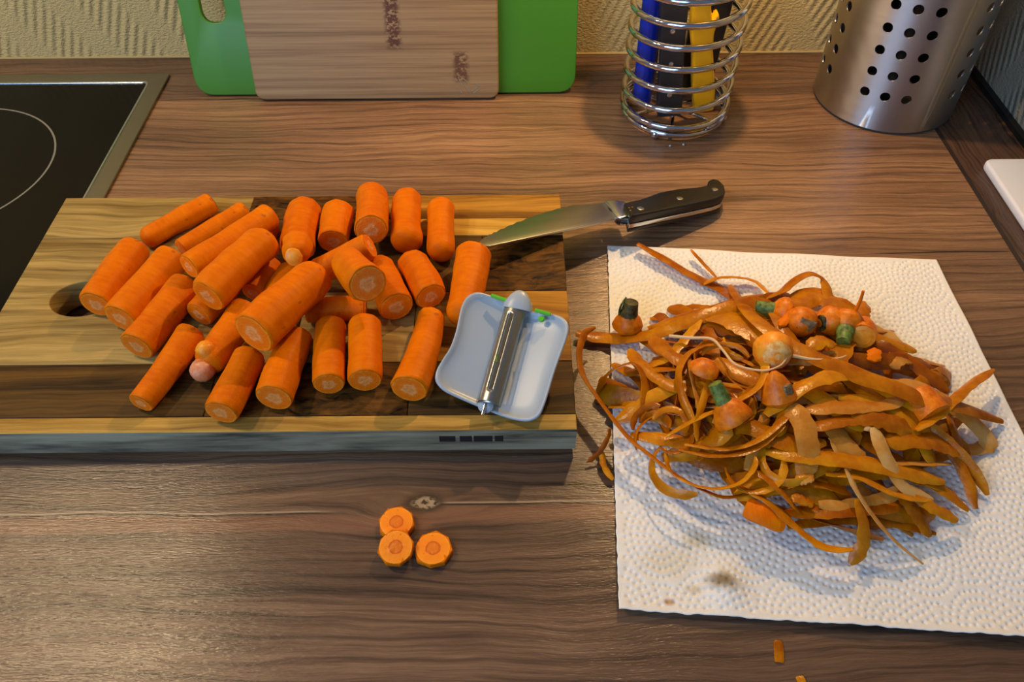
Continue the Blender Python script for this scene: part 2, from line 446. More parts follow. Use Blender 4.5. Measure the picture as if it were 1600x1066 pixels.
def prism(outlines, half, bevel=0, res=2):
    """filled 2D outlines (first outer, others holes) extruded to +-half, edges bevelled -> verts, faces"""
    cu = bpy.data.curves.new('tmp', 'CURVE'); cu.dimensions = '2D'; cu.fill_mode = 'BOTH'
    cu.extrude = half - bevel; cu.bevel_depth = bevel; cu.bevel_resolution = res; cu.offset = -bevel
    for o in outlines:
        s = cu.splines.new('POLY'); s.points.add(len(o) - 1); s.use_cyclic_u = True
        for pt, p in zip(s.points, o): pt.co = (p[0], p[1], 0, 1)
    ob = bpy.data.objects.new('tmp', cu); col.objects.link(ob)
    dg = bpy.context.evaluated_depsgraph_get(); me = bpy.data.meshes.new_from_object(ob.evaluated_get(dg))
    bm = bmesh.new(); bm.from_mesh(me); bmesh.ops.remove_doubles(bm, verts=bm.verts, dist=1e-6)
    V = [v.co.copy() for v in bm.verts]; F = [tuple(v.index for v in f.verts) for f in bm.faces]; bm.free()
    bpy.data.objects.remove(ob); bpy.data.curves.remove(cu); bpy.data.meshes.remove(me)
    return V, F


# ------------------------------------------------------------------ setting
WALL_Y, WALL_X, JOINT = .7335, .4405, .3708
LEAN = R(15.5)
GREEN_Y, BAM_Y = .6605, .6500       # where the lower front edges of the leaning boards stand
BN = Vector((0, -math.cos(LEAN), math.sin(LEAN)))        # their front faces point at the camera and up
BU = Vector((0, math.sin(LEAN), math.cos(LEAN)))


def BAM(u, v): return Pplane(u, v, Vector((0, BAM_Y, 0)), BN)


M = make_materials()


def build_setting():
    tag(mk('floor', *box(-1.6, -1.6, -.92, 1.6, WALL_Y, -.90), Mat('floor_tile', S(120, 112, 104), .5).m, smooth=False), kind='structure')
    tag(mk('wall_back', *box(-1.6, WALL_Y, -.90, 1.6, WALL_Y + .1, 1.5), M['wall'], smooth=False), kind='structure')
    tag(mk('wall_right', *box(WALL_X, .05, -.90, WALL_X + .1, WALL_Y, 1.5), M['wall_r'], smooth=False), kind='structure')
    w = mk('worktop', *box(-1.5, .118, -.038, JOINT, WALL_Y, 0), M['top'], smooth=False)
    tag(w, 'brown walnut-grain kitchen worktop under all the things, with a knot near the front', 'worktop')
    w2 = mk('worktop', *box(JOINT, .118, -.038, WALL_X, WALL_Y, 0), M['top_side'], smooth=False)
    tag(w2, 'narrow dark strip of worktop along the right wall, grain running front to back', 'worktop')
    c = mk('base_cabinet', *box(-1.5, .155, -.82, JOINT, WALL_Y - .02, -.038), Mat('cabinet_front', S(210, 205, 194), .5).m, smooth=False)
    tag(c, 'cream base cabinet carrying the worktop', 'cabinet')
    mk('plinth', *box(-1.5, .21, -.90, JOINT, WALL_Y - .02, -.82), M['dark_grey'], c, smooth=False)
    V, F = tube([Vector((-1.5, WALL_Y - .0006, .0006)), Vector((WALL_X, WALL_Y - .0006, .0006))], .0012, 8)
    tag(mk('trim_1', V, F, M['bead']), kind='structure')
    tag(mk('trim_3', *box(JOINT - .0012, .118, -.001, JOINT + .0022, WALL_Y - .003, .0004), Mat('joint_strip', S(44, 32, 27), .45).m, smooth=False), kind='structure')
    tag(mk('trim_2', *box(WALL_X - .006, .118, 0, WALL_X, WALL_Y - .003, .005), M['black_gap'], smooth=False), kind='structure')


def build_hob():
    x1, y1, x0, y0 = -.3235, .6985, -.9035, .185
    root = empty('ceramic_hob', ((x0 + x1) / 2, (y0 + y1) / 2, 0))
    tag(root, 'black glass ceramic hob with a steel frame, left of the cutting board', 'hob')
    outer = rounded([(x0, y0), (x1, y0), (x1, y1), (x0, y1)], .002); fw = .0145
    inner = rounded([(x0 + fw, y0 + fw), (x1 - fw, y0 + fw), (x1 - fw, y1 - fw), (x0 + fw, y1 - fw)], .006)
    V, F = prism([outer, inner], .0014, .0006); mk('frame', [v + Vector((0, 0, .0014)) for v in V], F, M['frame'], root)
    e = .0022
    i2 = rounded([(x0 + fw + e, y0 + fw + e), (x1 - fw - e, y0 + fw + e), (x1 - fw - e, y1 - fw - e), (x0 + fw + e, y1 - fw - e)], .005)
    V, F = prism([inner, i2], .0016, .0009); mk('polished_rim', [v + Vector((0, 0, .0016)) for v in V], F, M['bright_edge'], root)
    V, F = prism([i2], .0011, .0002); g = mk('glass_plate', [v + Vector((0, 0, .0011)) for v in V], F, M['glass'], root)
    cx, cy, r = -.473, .551, .0905
    for (cx, cy, r) in ((-.473, .551, .0905), (-.755, .551, .075), (-.473, .315, .075), (-.755, .315, .105)):
        circ = lambda q: [(cx + q * math.cos(2 * math.pi * i / 96), cy + q * math.sin(2 * math.pi * i / 96)) for i in range(96)]
        V, F = prism([circ(r), circ(r - .0016)], .00006); mk('cooking_ring', [v + Vector((0, 0, .00226)) for v in V], F, M['ring'], g)


def leaning(V, y0):     # local x, up, out -> world on the leaning plane whose front lower edge is at y0
    return [Vector((v.x, y0, 0)) + BU * v.y + BN * v.z for v in V]


def build_boards():
    # green board (front face z=0, thickness goes back)
    up = lambda u, v, y0: (lambda q: (q.x, (q - Vector((0, y0, 0))).dot(BU)))(Pplane(u, v, Vector((0, y0, 0)), BN))
    xl, xr = up(305, 120, GREEN_Y)[0] - .0015, up(899, 130, GREEN_Y)[0]
    hx0, hx1 = up(312, 10, GREEN_Y)[0], up(350, 10, GREEN_Y)[0]; hb = up(330, 39, GREEN_Y)[1]
    th = .006; base = th * math.tan(LEAN) * 0
    out = rounded([(xl, 0), (xr, 0), (xr, .255), (xl, .255)], .017, 8)
    slot = rounded([(hx0, hb), (hx1, hb), (hx1, hb + .10), (hx0, hb + .10)], .0105, 8)
    V, F = prism([out, slot[::-1]], th / 2, .001)
    lift = th * math.sin(LEAN)
    V = [Vector((v.x, v.y, v.z - th / 2)) for v in leaning_fix(V)]
    W = [p + BU * lift for p in leaning(V, GREEN_Y)]
    g = mk('cutting_board', W, F, M['green'], origin=((xl + xr) / 2, GREEN_Y, 0))
    tag(g, 'bright green plastic cutting board with a slot handle, leaning on the wall', 'cutting board')
    xl, xr = up(398, 140, BAM_Y)[0], up(779.5, 140, BAM_Y)[0]; th = .0095
    V, F = prism([rounded([(xl, 0), (xr, 0), (xr, .30), (xl, .30)], .009, 8)], th / 2, .0016)
    lift = th * math.sin(LEAN)
    V = [Vector((v.x, v.y, v.z - th / 2)) for v in V]
    W = [p + BU * lift for p in leaning(V, BAM_Y)]
    b = mk('cutting_board', W, F, M['bamboo'], origin=(0, 0, 0))
    tag(b, 'bamboo cutting board leaning upright in front of the green one', 'cutting board')
    for (u0, v0, u1, v1) in ((716, 125, 722, 138), (724, 127, 731, 133), (716, 140, 722, 150), (726, 137, 734, 148), (737, 147, 746, 141), (740, 150, 750, 143), (744, 135, 750, 139)):
        a, c = BAM(u0, v0) + BN * .0001 + BU * lift, BAM(u1, v1) + BN * .0001 + BU * lift
        d = (c - a).normalized(); s = d.cross(BN) * .0004
        VV = [a - s, c - s, c + s, a + s]; VV += [p + BN * .0001 for p in VV]
        mk('faded_stamp', VV, [(0, 1, 2, 3), (4, 7, 6, 5), (0, 4, 5, 1), (1, 5, 6, 2), (2, 6, 7, 3), (3, 7, 4, 0)], M['bamboo_print'], b, smooth=False)


def leaning_fix(V): return V


# main chopping board: x -.3345..037, y .2665...4827
BX0, BX1, BY0, BY1 = -.3345, .0370, .2668, .4827
BB, BT = .0036, .0240       # underside and top of the block


def build_block():
    root = empty('chopping_block', ((BX0 + BX1) / 2, (BY0 + BY1) / 2, 0))
    tag(root, 'thick striped acacia chopping board with a finger hole, lying flat under the carrots', 'cutting board')
    yy = lambda v: P(450, v, BT).y
    xx = lambda u, v: P(u, v, BT).x
    r1, r2, r3, r4, r5 = yy(650), yy(567), yy(457), yy(370), yy(343)
    rows = [
        (BX0, BX1, BY0, r1, 'pale'),
        (BX0, xx(330, 610), r1, r2, 'brown'), (xx(330, 610), xx(640, 610), r1, r2, 'dark'), (xx(640, 610), BX1, r1, r2, 'brown'),
        (xx(470, 500), xx(648, 500), r2, r3, 'tan'), (xx(648, 500), BX1, r2, r3, 'honey'),
        (xx(470, 420), xx(752, 420), r3, r4, 'brown'), (xx(752, 420), BX1, r3, r4, 'dark'),
        (xx(380, 360), xx(560, 360), r4, r5, 'brown'), (xx(560, 360), BX1, r4, r5, 'bright'),
        (BX0, xx(380, 360), r4, BY1, 'tan'), (xx(380, 360), xx(585, 330), r5, BY1, 'dark'), (xx(585, 330), BX1, r5, BY1, 'honey'),
    ]
    for (x0, x1, y0, y1, tone) in rows:
        g = .00012
        V, F = prism([[(x0 + g, y0 + g), (x1 - g, y0 + g), (x1 - g, y1 - g), (x0 + g, y1 - g)]], (BT - BB) / 2, .0007)
        st = mk('stave', [v + Vector((0, 0, (BT + BB) / 2)) for v in V], F, M['aca_' + tone], root)
        if y0 == BY0:       # greyish waney front edge
            st.data.materials.append(M['aca_edge'])
            for f in st.data.polygons:
                if f.normal.y < -.8: f.material_index = 1
    # the wide left stave with the finger hole
    hc = P(117, 466, BT); hw, hh = .0160, .0165
    hole = [(hc.x + .006 + (hw + .006) * math.cos(2 * math.pi * i / 40), hc.y + hh * math.sin(2 * math.pi * i / 40)) for i in range(40)]
    x0, x1 = BX0, xx(470, 480)
    V, F = prism([[(x0, r2 + .0001), (x1, r2 + .0001), (x1, r4 - .0001), (x0, r4 - .0001)], hole[::-1]], (BT - BB) / 2, .0009)
    mk('stave', [v + Vector((0, 0, (BT + BB) / 2)) for v in V], F, M['aca_tan'], root)
    for x in (BX0 + .03, BX1 - .02):
        for y in (BY0 + .02, BY1 - .02):
            V, F = lathe([(.006, 0), (.006, BB + .0002)], (x, y, 0), (0, 0, 1), 16); mk('rubber_foot', V, F, M['rubber'], root)
    for (u0, u1) in ((686, 711), (718, 737), (740, 769), (773, 786)):       # burnt stamp on the front edge
        a, b = P(u0, 688, .0165), P(u1, 688, .0165)
        V, F = box(a.x, BY0 - .00012, .0128, b.x, BY0 + .0004, .0182); mk('burnt_letter', V, F, M['burn'], root, smooth=False)


# ------------------------------------------------------------------ carrots
# near end px, far end px, half widths px (near, far), layer, near end, far end, label
C = 'cut'; O_ = 'round'
CARROTS = [
    ((150, 476), (211, 388), 27, 25, 0, C, C, 'orange carrot piece furthest left, its end over the finger hole'),
    ((190, 495), (273, 398), 29, 27, 0, C, C, 'stout carrot piece second from the finger hole, lying diagonally'),
    ((219, 543), (298, 448), 29, 27, 0, C, C, 'stout carrot piece third from the finger hole, ragged wet cut end'),
    ((228, 374), (331, 318), 17, 19, 0, O_, C, 'slim carrot piece at the back left corner of the pile'),
    ((280, 395), (381, 332), 17, 17, 0, C, C, 'slim carrot piece second from the back left corner, half covered'),
    ((295, 417), (421, 338), 20, 22, 1, C, C, 'long carrot piece on top at left with a small grey cored end'),
    ((326, 463), (418, 376), 30, 28, 1, C, O_, 'thick bent carrot piece on top of the left heap with a pale cut end'),
    ((303, 494), (360, 440), 24, 24, 0, C, C, 'short visible stub of carrot under the thick bent piece'),
    ((221, 628), (301, 516), 21, 24, 0, C, C, 'slender carrot piece at the front left, pointing at the board edge'),
    ((325, 568), (386, 484), 25, 26, 0, O_, C, 'carrot piece with a knobbly pink tip near the front'),
    ((345, 645), (391, 556), 28, 25, 0, C, C, 'carrot piece nearest to the front edge of the board'),
    ((428, 622), (466, 526), 31, 25, 0, C, C, 'carrot piece at the front, right of the nearest one, under the big top piece'),
    ((402, 521), (506, 430), 36, 30, 2, C, O_, 'biggest carrot piece lying diagonally on top of the pile centre'),
    ((497, 425), (578, 384), 21, 20, 1, C, C, 'tapering carrot piece behind the biggest one, squared far end'),
    ((569, 444), (528, 408), 29, 25, 2, C, O_, 'short carrot stub on top with its round cut face towards the camera'),
    ((618, 480), (590, 415), 29, 24, 0, C, O_, 'carrot piece right of the stub with the round cut face'),
    ((673, 465), (641, 405), 26, 25, 0, C, O_, 'carrot piece in the middle right, leaning against its left neighbour'),
    ((514, 597), (518, 502), 26, 24, 0, C, C, 'left of the two upright carrot pieces side by side in front'),
    ((570, 594), (570, 505), 28, 26, 0, C, C, 'right of the two upright carrot pieces side by side in front'),
    ((639, 606), (674, 490), 31, 21, 0, C, C, 'long tapering carrot piece just left of the peeler'),
    ((480, 490), (572, 486), 20, 20, 0, C, C, 'shaded carrot piece lying crosswise below the pile centre'),
    ((722, 496), (740, 396), 26, 29, 0, O_, C, 'carrot piece at the knife tip, running under the peeler'),
    ((465, 388), (477, 326), 28, 26, 0, C, C, 'carrot piece in the back row behind the small round tip'),
    ((521, 378), (529, 330), 25, 26, 0, C, C, 'shortest carrot piece in the back row, second from its left end'),
    ((580, 359), (581, 306), 26, 25, 0, C, C, 'carrot piece in the back row reaching highest, its shaded cut end raised'),
    ((637, 384), (637, 312), 26, 22, 0, O_, C, 'carrot piece in the back row, second from its right end'),
    ((689, 396), (689, 322), 22, 22, 0, O_, O_, 'carrot piece at the right end of the back row with rounded ends'),
    ((459, 397), (464, 372), 21, 22, 1, O_, C, 'small round carrot tip peeping out before the back row'),
    ((424, 468), (452, 424), 23, 23, 0, C, C, 'mostly hidden carrot piece between the bent piece and the biggest one'),
    ((398, 458), (424, 412), 20, 20, 0, C, C, 'deeply shaded carrot piece under the thick bent one'),
    ((402, 380), (430, 356), 11, 12, 0, C, O_, 'little carrot end showing behind the long piece at the back'),
]


def settle():
    """rest heights: ends slide along their view rays until nothing interpenetrates"""
    cs = []
    for (a, b, wa, wb, lay, ea, eb, lab) in CARROTS:
        za = zb = BT + .012
        for _ in range(3):
            pa, pb = P(*a, za), P(*b, zb); ra, rb = px2m(wa, pa) * .98, px2m(wb, pb) * .98
            za, zb = BT + ra * 1.05, BT + rb * 1.05
        cs.append(dict(A=P(*a, za), B=P(*b, zb), ra=ra, rb=rb, lay=lay, ea=ea, eb=eb, lab=lab))
    cs[14]['A'] = P(569, 444, BT + .047); cs[14]['B'] = P(530, 409, BT + .036)      # the stub points its face at us
    cs[24]['A'] = P(580, 359, BT + .022)
    cs[27]['A'] = P(459, 398, BT + .030); cs[27]['B'] = P(462, 380, BT + .018)

    def up(p, dz):      # slide towards the camera
        d = Vector((0, 0, CAM_H)) - p; return p + d * (dz / d.z)

    def closest(c, d):
        best = None
        for i in range(9):
            s = .06 + .88 * i / 8; p = c['A'].lerp(c['B'], s)
            ab = d['B'] - d['A']; t = max(.04, min(.96, (p - d['A']).dot(ab) / ab.length_squared)); q = d['A'] + ab * t
            need = c['ra'] * (1 - s) + c['rb'] * s + d['ra'] * (1 - t) + d['rb'] * t
            gap = (p - q).length - need
            if best is None or gap < best[0]: best = (gap, s, t, p, q, need)
        return best
    for it in range(260):
        for i, c in enumerate(cs):
            for j, d in enumerate(cs):
                if i == j or (c['lay'] == d['lay'] and j < i) or c['lay'] < d['lay']: continue
                gap, s, t, p, q, need = closest(c, d)
                gap -= .0008
                if gap > -.0002: continue
                if c['lay'] == d['lay']:
                    n = p - q; n.z = 0
                    if n.length < 1e-5: n = Vector((1, 0, 0))
                    n = n.normalized() * (-gap * .25)
                    c['A'] += n * (1.4 - s * .8); c['B'] += n * (.6 + s * .8); d['A'] -= n * (1.4 - t * .8); d['B'] -= n * (.6 + t * .8)
                else:
                    dz = -gap * .35
                    c['A'] = up(c['A'], dz * (1 - s) * 1.3 + dz * .1); c['B'] = up(c['B'], dz * s * 1.3 + dz * .1)
        for c in cs:
            for e, r in (('A', 'ra'), ('B', 'rb')):
                if c[e].z < BT + c[r] * 1.05: c[e].z = BT + c[r] * 1.05
    return cs


def unit_disc():
    rings = [.12, .25, .4, .6, .8, 1.0]; segs = 28; V, F = [], []
    for r in rings:
        for j in range(segs):
            th = 2 * math.pi * j / segs
            V.append((.0004 * mnoise.noise(Vector((r * 4 * math.cos(th), r * 4 * math.sin(th), 3))) - .0002 * r, r * math.cos(th), r * math.sin(th)))
    for i in range(len(rings) - 1):
        for j in range(segs):
            k = (j + 1) % segs; F.append((i * segs + j, i * segs + k, (i + 1) * segs + k, (i + 1) * segs + j))
    V.append((0, 0, 0)); F += [(len(V) - 1, (j + 1) % segs, j) for j in range(segs)]
    me = bpy.data.meshes.new('cut_face'); me.from_pydata(V, [], F); me.update()
    for p in me.polygons: p.use_smooth = True
    return me


def carrot_mesh(L, ra, rb, ea, eb, seed, bend=0.):
    """local: x along the axis, -L/2 near .. +L/2 far"""
    rng = random.Random(seed); ph = rng.uniform(0, 6); nf = rng.choice((7, 8, 9)); fa = rng.uniform(.010, .028)
    segs = 28; prof = []
    if ea == 'round':
        for i in range(6): t = i / 6 * math.pi / 2; prof.append((-L / 2 - ra * .35 + ra * .8 * (1 - math.cos(t)), max(.04, math.sin(t)) ** .8))
        start = -L / 2 + ra * .45
    else:
        prof += [(-L / 2, .93), (-L / 2 + .0007, .975)]; start = -L / 2 + .002
    end = L / 2 - (rb * .45 if eb == 'round' else .002)
    for i in range(13): prof.append((start + (end - start) * i / 12, 1.))
    if eb == 'round':
        for i in range(1, 7): t = i / 6 * math.pi / 2; prof.append((L / 2 + rb * .35 - rb * .8 * (1 - math.sin(t)), max(.04, math.cos(t)) ** .8))
    else:
        prof += [(L / 2 - .0007, .975), (L / 2, .93)]
    V, F = [], []
    for (x, k) in prof:
        s = min(1, max(0, x / L + .5)); r = ra + (rb - ra) * s
        r *= 1 + .075 * mnoise.noise(Vector((x * 70, seed * 3.1, 0)))
        off = bend * (1 - (2 * s - 1) ** 2)
        for j in range(segs):
            th = 2 * math.pi * j / segs
            rr = r * k * (1 + fa * math.cos(nf * th + ph + x * 18) + .035 * mnoise.noise(Vector((math.cos(th) * 1.3, math.sin(th) * 1.3, x * 40 + seed * 7))))
            V.append((x, rr * math.cos(th) + off, rr * math.sin(th)))
    n = len(prof)
    for i in range(n - 1):
        for j in range(segs):
            k = (j + 1) % segs; F.append((i * segs + j, (i + 1) * segs + j, (i + 1) * segs + k, i * segs + k))
    F.append(tuple(range(segs))); F.append(tuple((n - 1) * segs + j for j in reversed(range(segs))))
    me = bpy.data.meshes.new('carrot_piece'); me.from_pydata(V, [], F); me.update()
    for p in me.polygons: p.use_smooth = len(p.vertices) == 4
    me.materials.append(M['carrot']); return me


def build_carrots():
    disc = unit_disc(); disc.materials.append(M['cut'])
    cs = settle()
    for i, c in enumerate(cs):
        A, B = c['A'], c['B']; L = (B - A).length
        a, s, t = frame_of(B - A)
        mt = Matrix((a, s, t)).transposed().to_4x4(); mt.translation = (A + B) / 2
        o = bpy.data.objects.new('carrot_piece', carrot_mesh(L, c['ra'], c['rb'], c['ea'], c['eb'], i + 1, {6: -.0015, 12: -.001, 19: .0016}.get(i, (i * 37 % 11 - 5) * .00022)))
        col.objects.link(o); o.matrix_world = mt
        tag(o, c['lab'], 'carrot', 'peeled carrot pieces on the chopping board')
        ORI[o.name] = Vector((0, 0, 0))
        if c['ea'] == C:
            d = bpy.data.objects.new('cut_face', disc); col.objects.link(d); d.parent = o
            d.matrix_local = Matrix.Translation((-L / 2 - .0004, 0, 0)) @ Matrix.Rotation(random.uniform(0, 6), 4, 'X') @ Matrix.Diagonal((-1, c['ra'] * .9, c['ra'] * .9, 1))
        if c['eb'] == C:
            d = bpy.data.objects.new('cut_face', disc); col.objects.link(d); d.parent = o
            d.matrix_local = Matrix.Translation((L / 2 + .0004, 0, 0)) @ Matrix.Rotation(random.uniform(0, 6), 4, 'X') @ Matrix.Diagonal((1, c['rb'] * .9, c['rb'] * .9, 1))
        if i == 27:     # pale end of the small round tip
            inv = mt.inverted(); d = (Vector((0, 0, CAM_H)) - A).normalized(); d = (d - a * .9).normalized(); p = A + d * (c['ra'] * .86)
            V, F = lathe([(.0062, -.0012), (.0056, .0004), (.0034, .0013), (.0012, .0016)], p, d, 16, .3, 3); mk('pale_tip', [inv @ q for q in V], F, M['knob_y'], o)
        if i == 9:      # the knobbly tip
            inv = mt.inverted()
            for (u, v, z, r, mm) in ((311, 580, BT + .0085, .0074, 'knob'), (316, 549, BT + .017, .0060, 'knob_y')):
                p = P(u, v, z) + (A - P(325, 568, A.z)) + Vector((.002, .001, 0))
                V, F = lathe([(r * math.sin(q * math.pi / 9), -r * math.cos(q * math.pi / 9)) for q in range(1, 9)], p, (Vector((0, 0, CAM_H)) - p), 18, .06, 4)
                mk('knob', [inv @ q for q in V], F, M[mm], o)


# ------------------------------------------------------------------ peeler
def build_peeler():
    a, b, c = P(745, 455, BT + .034), P(683, 600, BT + .0125), P(850, 655, BT + .0105)
    n = (b - a).cross(c - a).normalized()
    if n.z < 0: n = -n
    ctr = Pplane(786, 556, a, n)
    Q = lambda u, v: Pplane(u, v, a, n)
    root = empty('vegetable_peeler', (ctr.x, ctr.y, BT))
    tag(root, 'white square dish-shaped vegetable peeler with a steel swivel blade, resting on a carrot', 'peeler')
    px = [(722, 478), (731, 463), (747, 455), (770, 459), (795, 468), (812, 474), (835, 482), (860, 487), (880, 496), (889, 511), (886, 530), (876, 557), (866, 585), (858, 612), (850, 636),
          (842, 651), (826, 657), (806, 654), (782, 646), (758, 636), (734, 627), (710, 618), (692, 610), (681, 597), (682, 581), (692, 563), (703, 545), (712, 520), (717, 498)]
    out = [Q(*p) for p in px]; pts = []
    m = len(out)
    for i in range(m):      # closed smooth loop
        p0, p1, p2, p3 = out[i - 1], out[i], out[(i + 1) % m], out[(i + 2) % m]
        for t in (0, .33, .67): pts.append(.5 * ((2 * p1) + (p2 - p0) * t + (2 * p0 - 5 * p1 + 4 * p2 - p3) * t * t + (3 * p1 - p0 - 3 * p2 + p3) * t ** 3))
    ax = (Q(763, 632) - Q(806, 478)).normalized(); sd = n.cross(ax).normalized()
    N = len(pts)
    def dish(f, drop):
        r = []
        for p in pts:
            q = ctr + (p - ctr) * f; off = (q - ctr).dot(sd) / .033
            z = -.0085 * (1 - min(1, abs(off)) ** 1.6)       # trough along the blade
            r.append(q + n * (z * (1 if f < .93 else .9) - drop))
        return r
    rings = [dish(.04, 0), dish(.25, 0), dish(.5, 0), dish(.72, 0), dish(.86, -.0002), dish(.92, -.001), dish(.955, -.0021), dish(.985, -.0021), dish(1., -.001), dish(.985, .0008), dish(.94, .0022),
             dish(.72, .0022), dish(.4, .0022), dish(.04, .0022)]
    V = [p for r in rings for p in r]; F = []
    for i in range(len(rings) - 1):
        for j in range(N): k = (j + 1) % N; F.append((i * N + j, i * N + k, (i + 1) * N + k, (i + 1) * N + j))
    F.append(tuple(range(N))); F.append(tuple((len(rings) - 1) * N + j for j in range(N)))
    mk('body', V, F, M['white'], root, autosmooth=False)
    # bearing lug at the far end, small one at the near end
    e0, e1 = Q(810, 474), Q(757, 637)
    V, F = lathe([(.0092, -.0035), (.0086, .000), (.0060, .0045), (.0034, .0072), (.0012, .0080)], e0 - n * .0005, (-ax * .9 + n * .30), 18, sq=.55); mk('lug', V, F, M['white'], root)
    V, F = lathe([(.0012, -.003), (.0044, -.002), (.0046, .0008), (.003, .0020), (.001, .0023)], e1 - ax * .002 - n * .0020, (n * .9 + ax * .2), 16); mk('lug', V, F, M['white'], root)
    V, F = tube([e1 - ax * .004, e1 + ax * .0045], .0011, 10); mk('axle_pin', V, F, M['chrome'], root)
    # blade: arched steel with a slit
    b0, b1 = Q(806, 479), Q(764, 632); L = (b1 - b0).length; nx, ny = 14, 40; V, F = [], []
    for i in range(ny + 1):
        for j in range(nx + 1):
            th = -1.15 + 2.3 * j / nx
            V.append(b0 + ax * (L * i / ny) + sd * (.0074 * math.sin(th)) + n * (.0074 * math.cos(th) - .0062 + .0016))
    slot = lambda i, j: 4 <= i < ny - 5 and 5 <= j < 7
    for i in range(ny):
        for j in range(nx):
            if not slot(i, j): F.append((i * (nx + 1) + j, i * (nx + 1) + j + 1, (i + 1) * (nx + 1) + j + 1, (i + 1) * (nx + 1) + j))
    bl = mk('blade', V, F, M['blade'], root, autosmooth=False)
    so = bl.modifiers.new('thickness', 'SOLIDIFY'); so.thickness = .0005; so.offset = 0
    # raised cutting lip beside the slit
    V, F = [], []
    for i in range(4, ny - 4):
        for (th, rr) in ((-1.15 + 2.3 * 7 / nx, .0076), (-1.15 + 2.3 * 6 / nx, .0090), (-1.15 + 2.3 * 6.1 / nx, .0094), (-1.15 + 2.3 * 7.2 / nx, .0080)):
            V.append(b0 + ax * (L * i / ny) + sd * (rr * math.sin(th)) + n * (rr * math.cos(th) - .0046))
    k = ny - 8
    for i in range(k - 1):
        for j in range(4): F.append((i * 4 + j, i * 4 + (j + 1) % 4, i * 4 + 4 + (j + 1) % 4, i * 4 + 4 + j))
    F += [(0, 1, 2, 3), tuple((k - 1) * 4 + j for j in range(4))]
    mk('cutting_edge', V, F, M['blade'], root, smooth=False)
    for (u0, v0, u1, v1) in ((768, 459.5, 792, 467.5), (836, 482.5, 860, 489)):
        p, q = Q(u0, v0 + 2.5) + n * .0002, Q(u1, v1 + 2.5) + n * .0002
        V, F = tube([p, q], .0012, 8); mk('green_grip', V, F, M['lime'], root)
    p = Q(846, 498) - n * .0012; V, F = lathe([(.0019, 0), (.0019, .0012), (.0014, .0016)], p, n, 14); mk('green_dot', V, F, M['lime'], root)
    # shred of peel caught in the blade
    p = Q(778, 558) + n * .0045; V, F = tube([p, p + ax * .005 + sd * .001], .0007, 6); mk('green_shred', V, F, M['stem'], root)


# ------------------------------------------------------------------ knife on the board edge
def build_knife():
    """blade propped on the board edge, butt of the handle down on the worktop"""
    e = P(884, 352, BT + .0052); butt = P(1124, 304, .0062)
    ax = (butt - e).normalized(); n = Vector((0, 0, 1)); n = (n - ax * n.dot(ax)).normalized()
    n = Matrix.Rotation(R(7), 3, ax) @ n
    if n.y < 0: n = Matrix.Rotation(R(-14), 3, ax) @ n
    sd = n.cross(ax).normalized()
    root = empty('kitchen_knife', Vector((butt.x, butt.y, 0)))
    tag(root, 'serrated kitchen knife with black riveted handle, its blade propped on the board edge', 'knife')

    def q2(u, v, up=0.):
        p = Pplane(u, v, e + n * up, n) - e; return (p.dot(ax), p.dot(sd))

    def place(V, up): return [e + ax * v.x + sd * v.y + n * (v.z + up) for v in V]
    upr = [(742, 386), (750, 378), (760, 371), (775, 364), (800, 352.5), (830, 341), (860, 331), (900, 322), (945, 318)]
    edge = []
    for (a, b) in zip(upr[1:-2], upr[2:-1]):      # little serrations along the edge
        for k in range(4):
            t = k / 4; edge.append((a[0] + (b[0] - a[0]) * t, a[1] + (b[1] - a[1]) * t - (1.2 if k % 2 else -.4)))
    out = [q2(*p) for p in [upr[0]] + edge + upr[-2:] + [(952, 330), (966, 342), (900, 357), (830, 372), (765, 386)]]
    V, F = prism([out], .0009, .0003); mk('blade', place(V, 0), F, M['blade'], root)
    bo = [q2(*p) for p in [(943, 318.5), (962, 317), (976, 320), (985, 332), (986, 342), (970, 346), (963, 343), (954, 330)]]
    V, F = prism([bo], .0036, .0016); mk('bolster', place(V, -.0006), F, M['bright_edge'], root)
    ho = [(974, 319.5), (1000, 314), (1030, 303), (1060, 297.5), (1090, 295), (1104, 292), (1106, 285), (1113, 281.5), (1123, 284), (1131, 292), (1133, 302), (1129, 309), (1116, 314), (1080, 322), (1040, 330), (1000, 338), (984, 341), (982, 330)]
    top = rounded([q2(u, v, .006) for u, v in ho], .0016, 3)
    V, F = prism([top], .0035, .0016, 3); mk('handle_scale', place(V, .0042), F, M['black'], root)
    low = rounded([q2(u, v, .0) for u, v in ho], .0016, 3)
    V, F = prism([top], .0016, .0003); mk('tang', place(V, -.0009), F, M['bright_edge'], root)
    V, F = prism([top], .0019, .0012, 3); mk('handle_scale', place(V, -.0043), F, M['black'], root)
    for (u, v) in ((1001, 326), (1062, 310), (1117, 296)):
        p = Pplane(u, v, e + n * .0077, n); V, F = lathe([(.0026, -.001), (.0026, .0003), (.0020, .0005)], p, n, 16); mk('rivet', V, F, M['bright_edge'], root)
    for (u, v) in ((983, 325), (988, 324), (985, 329)):
        p = Pplane(u, v, e + n * .0077, n); V, F = lathe([(.0008, -.0002), (.0008, .0002)], p, n, 6); mk('maker_mark', V, F, M['gold'], root, smooth=False)


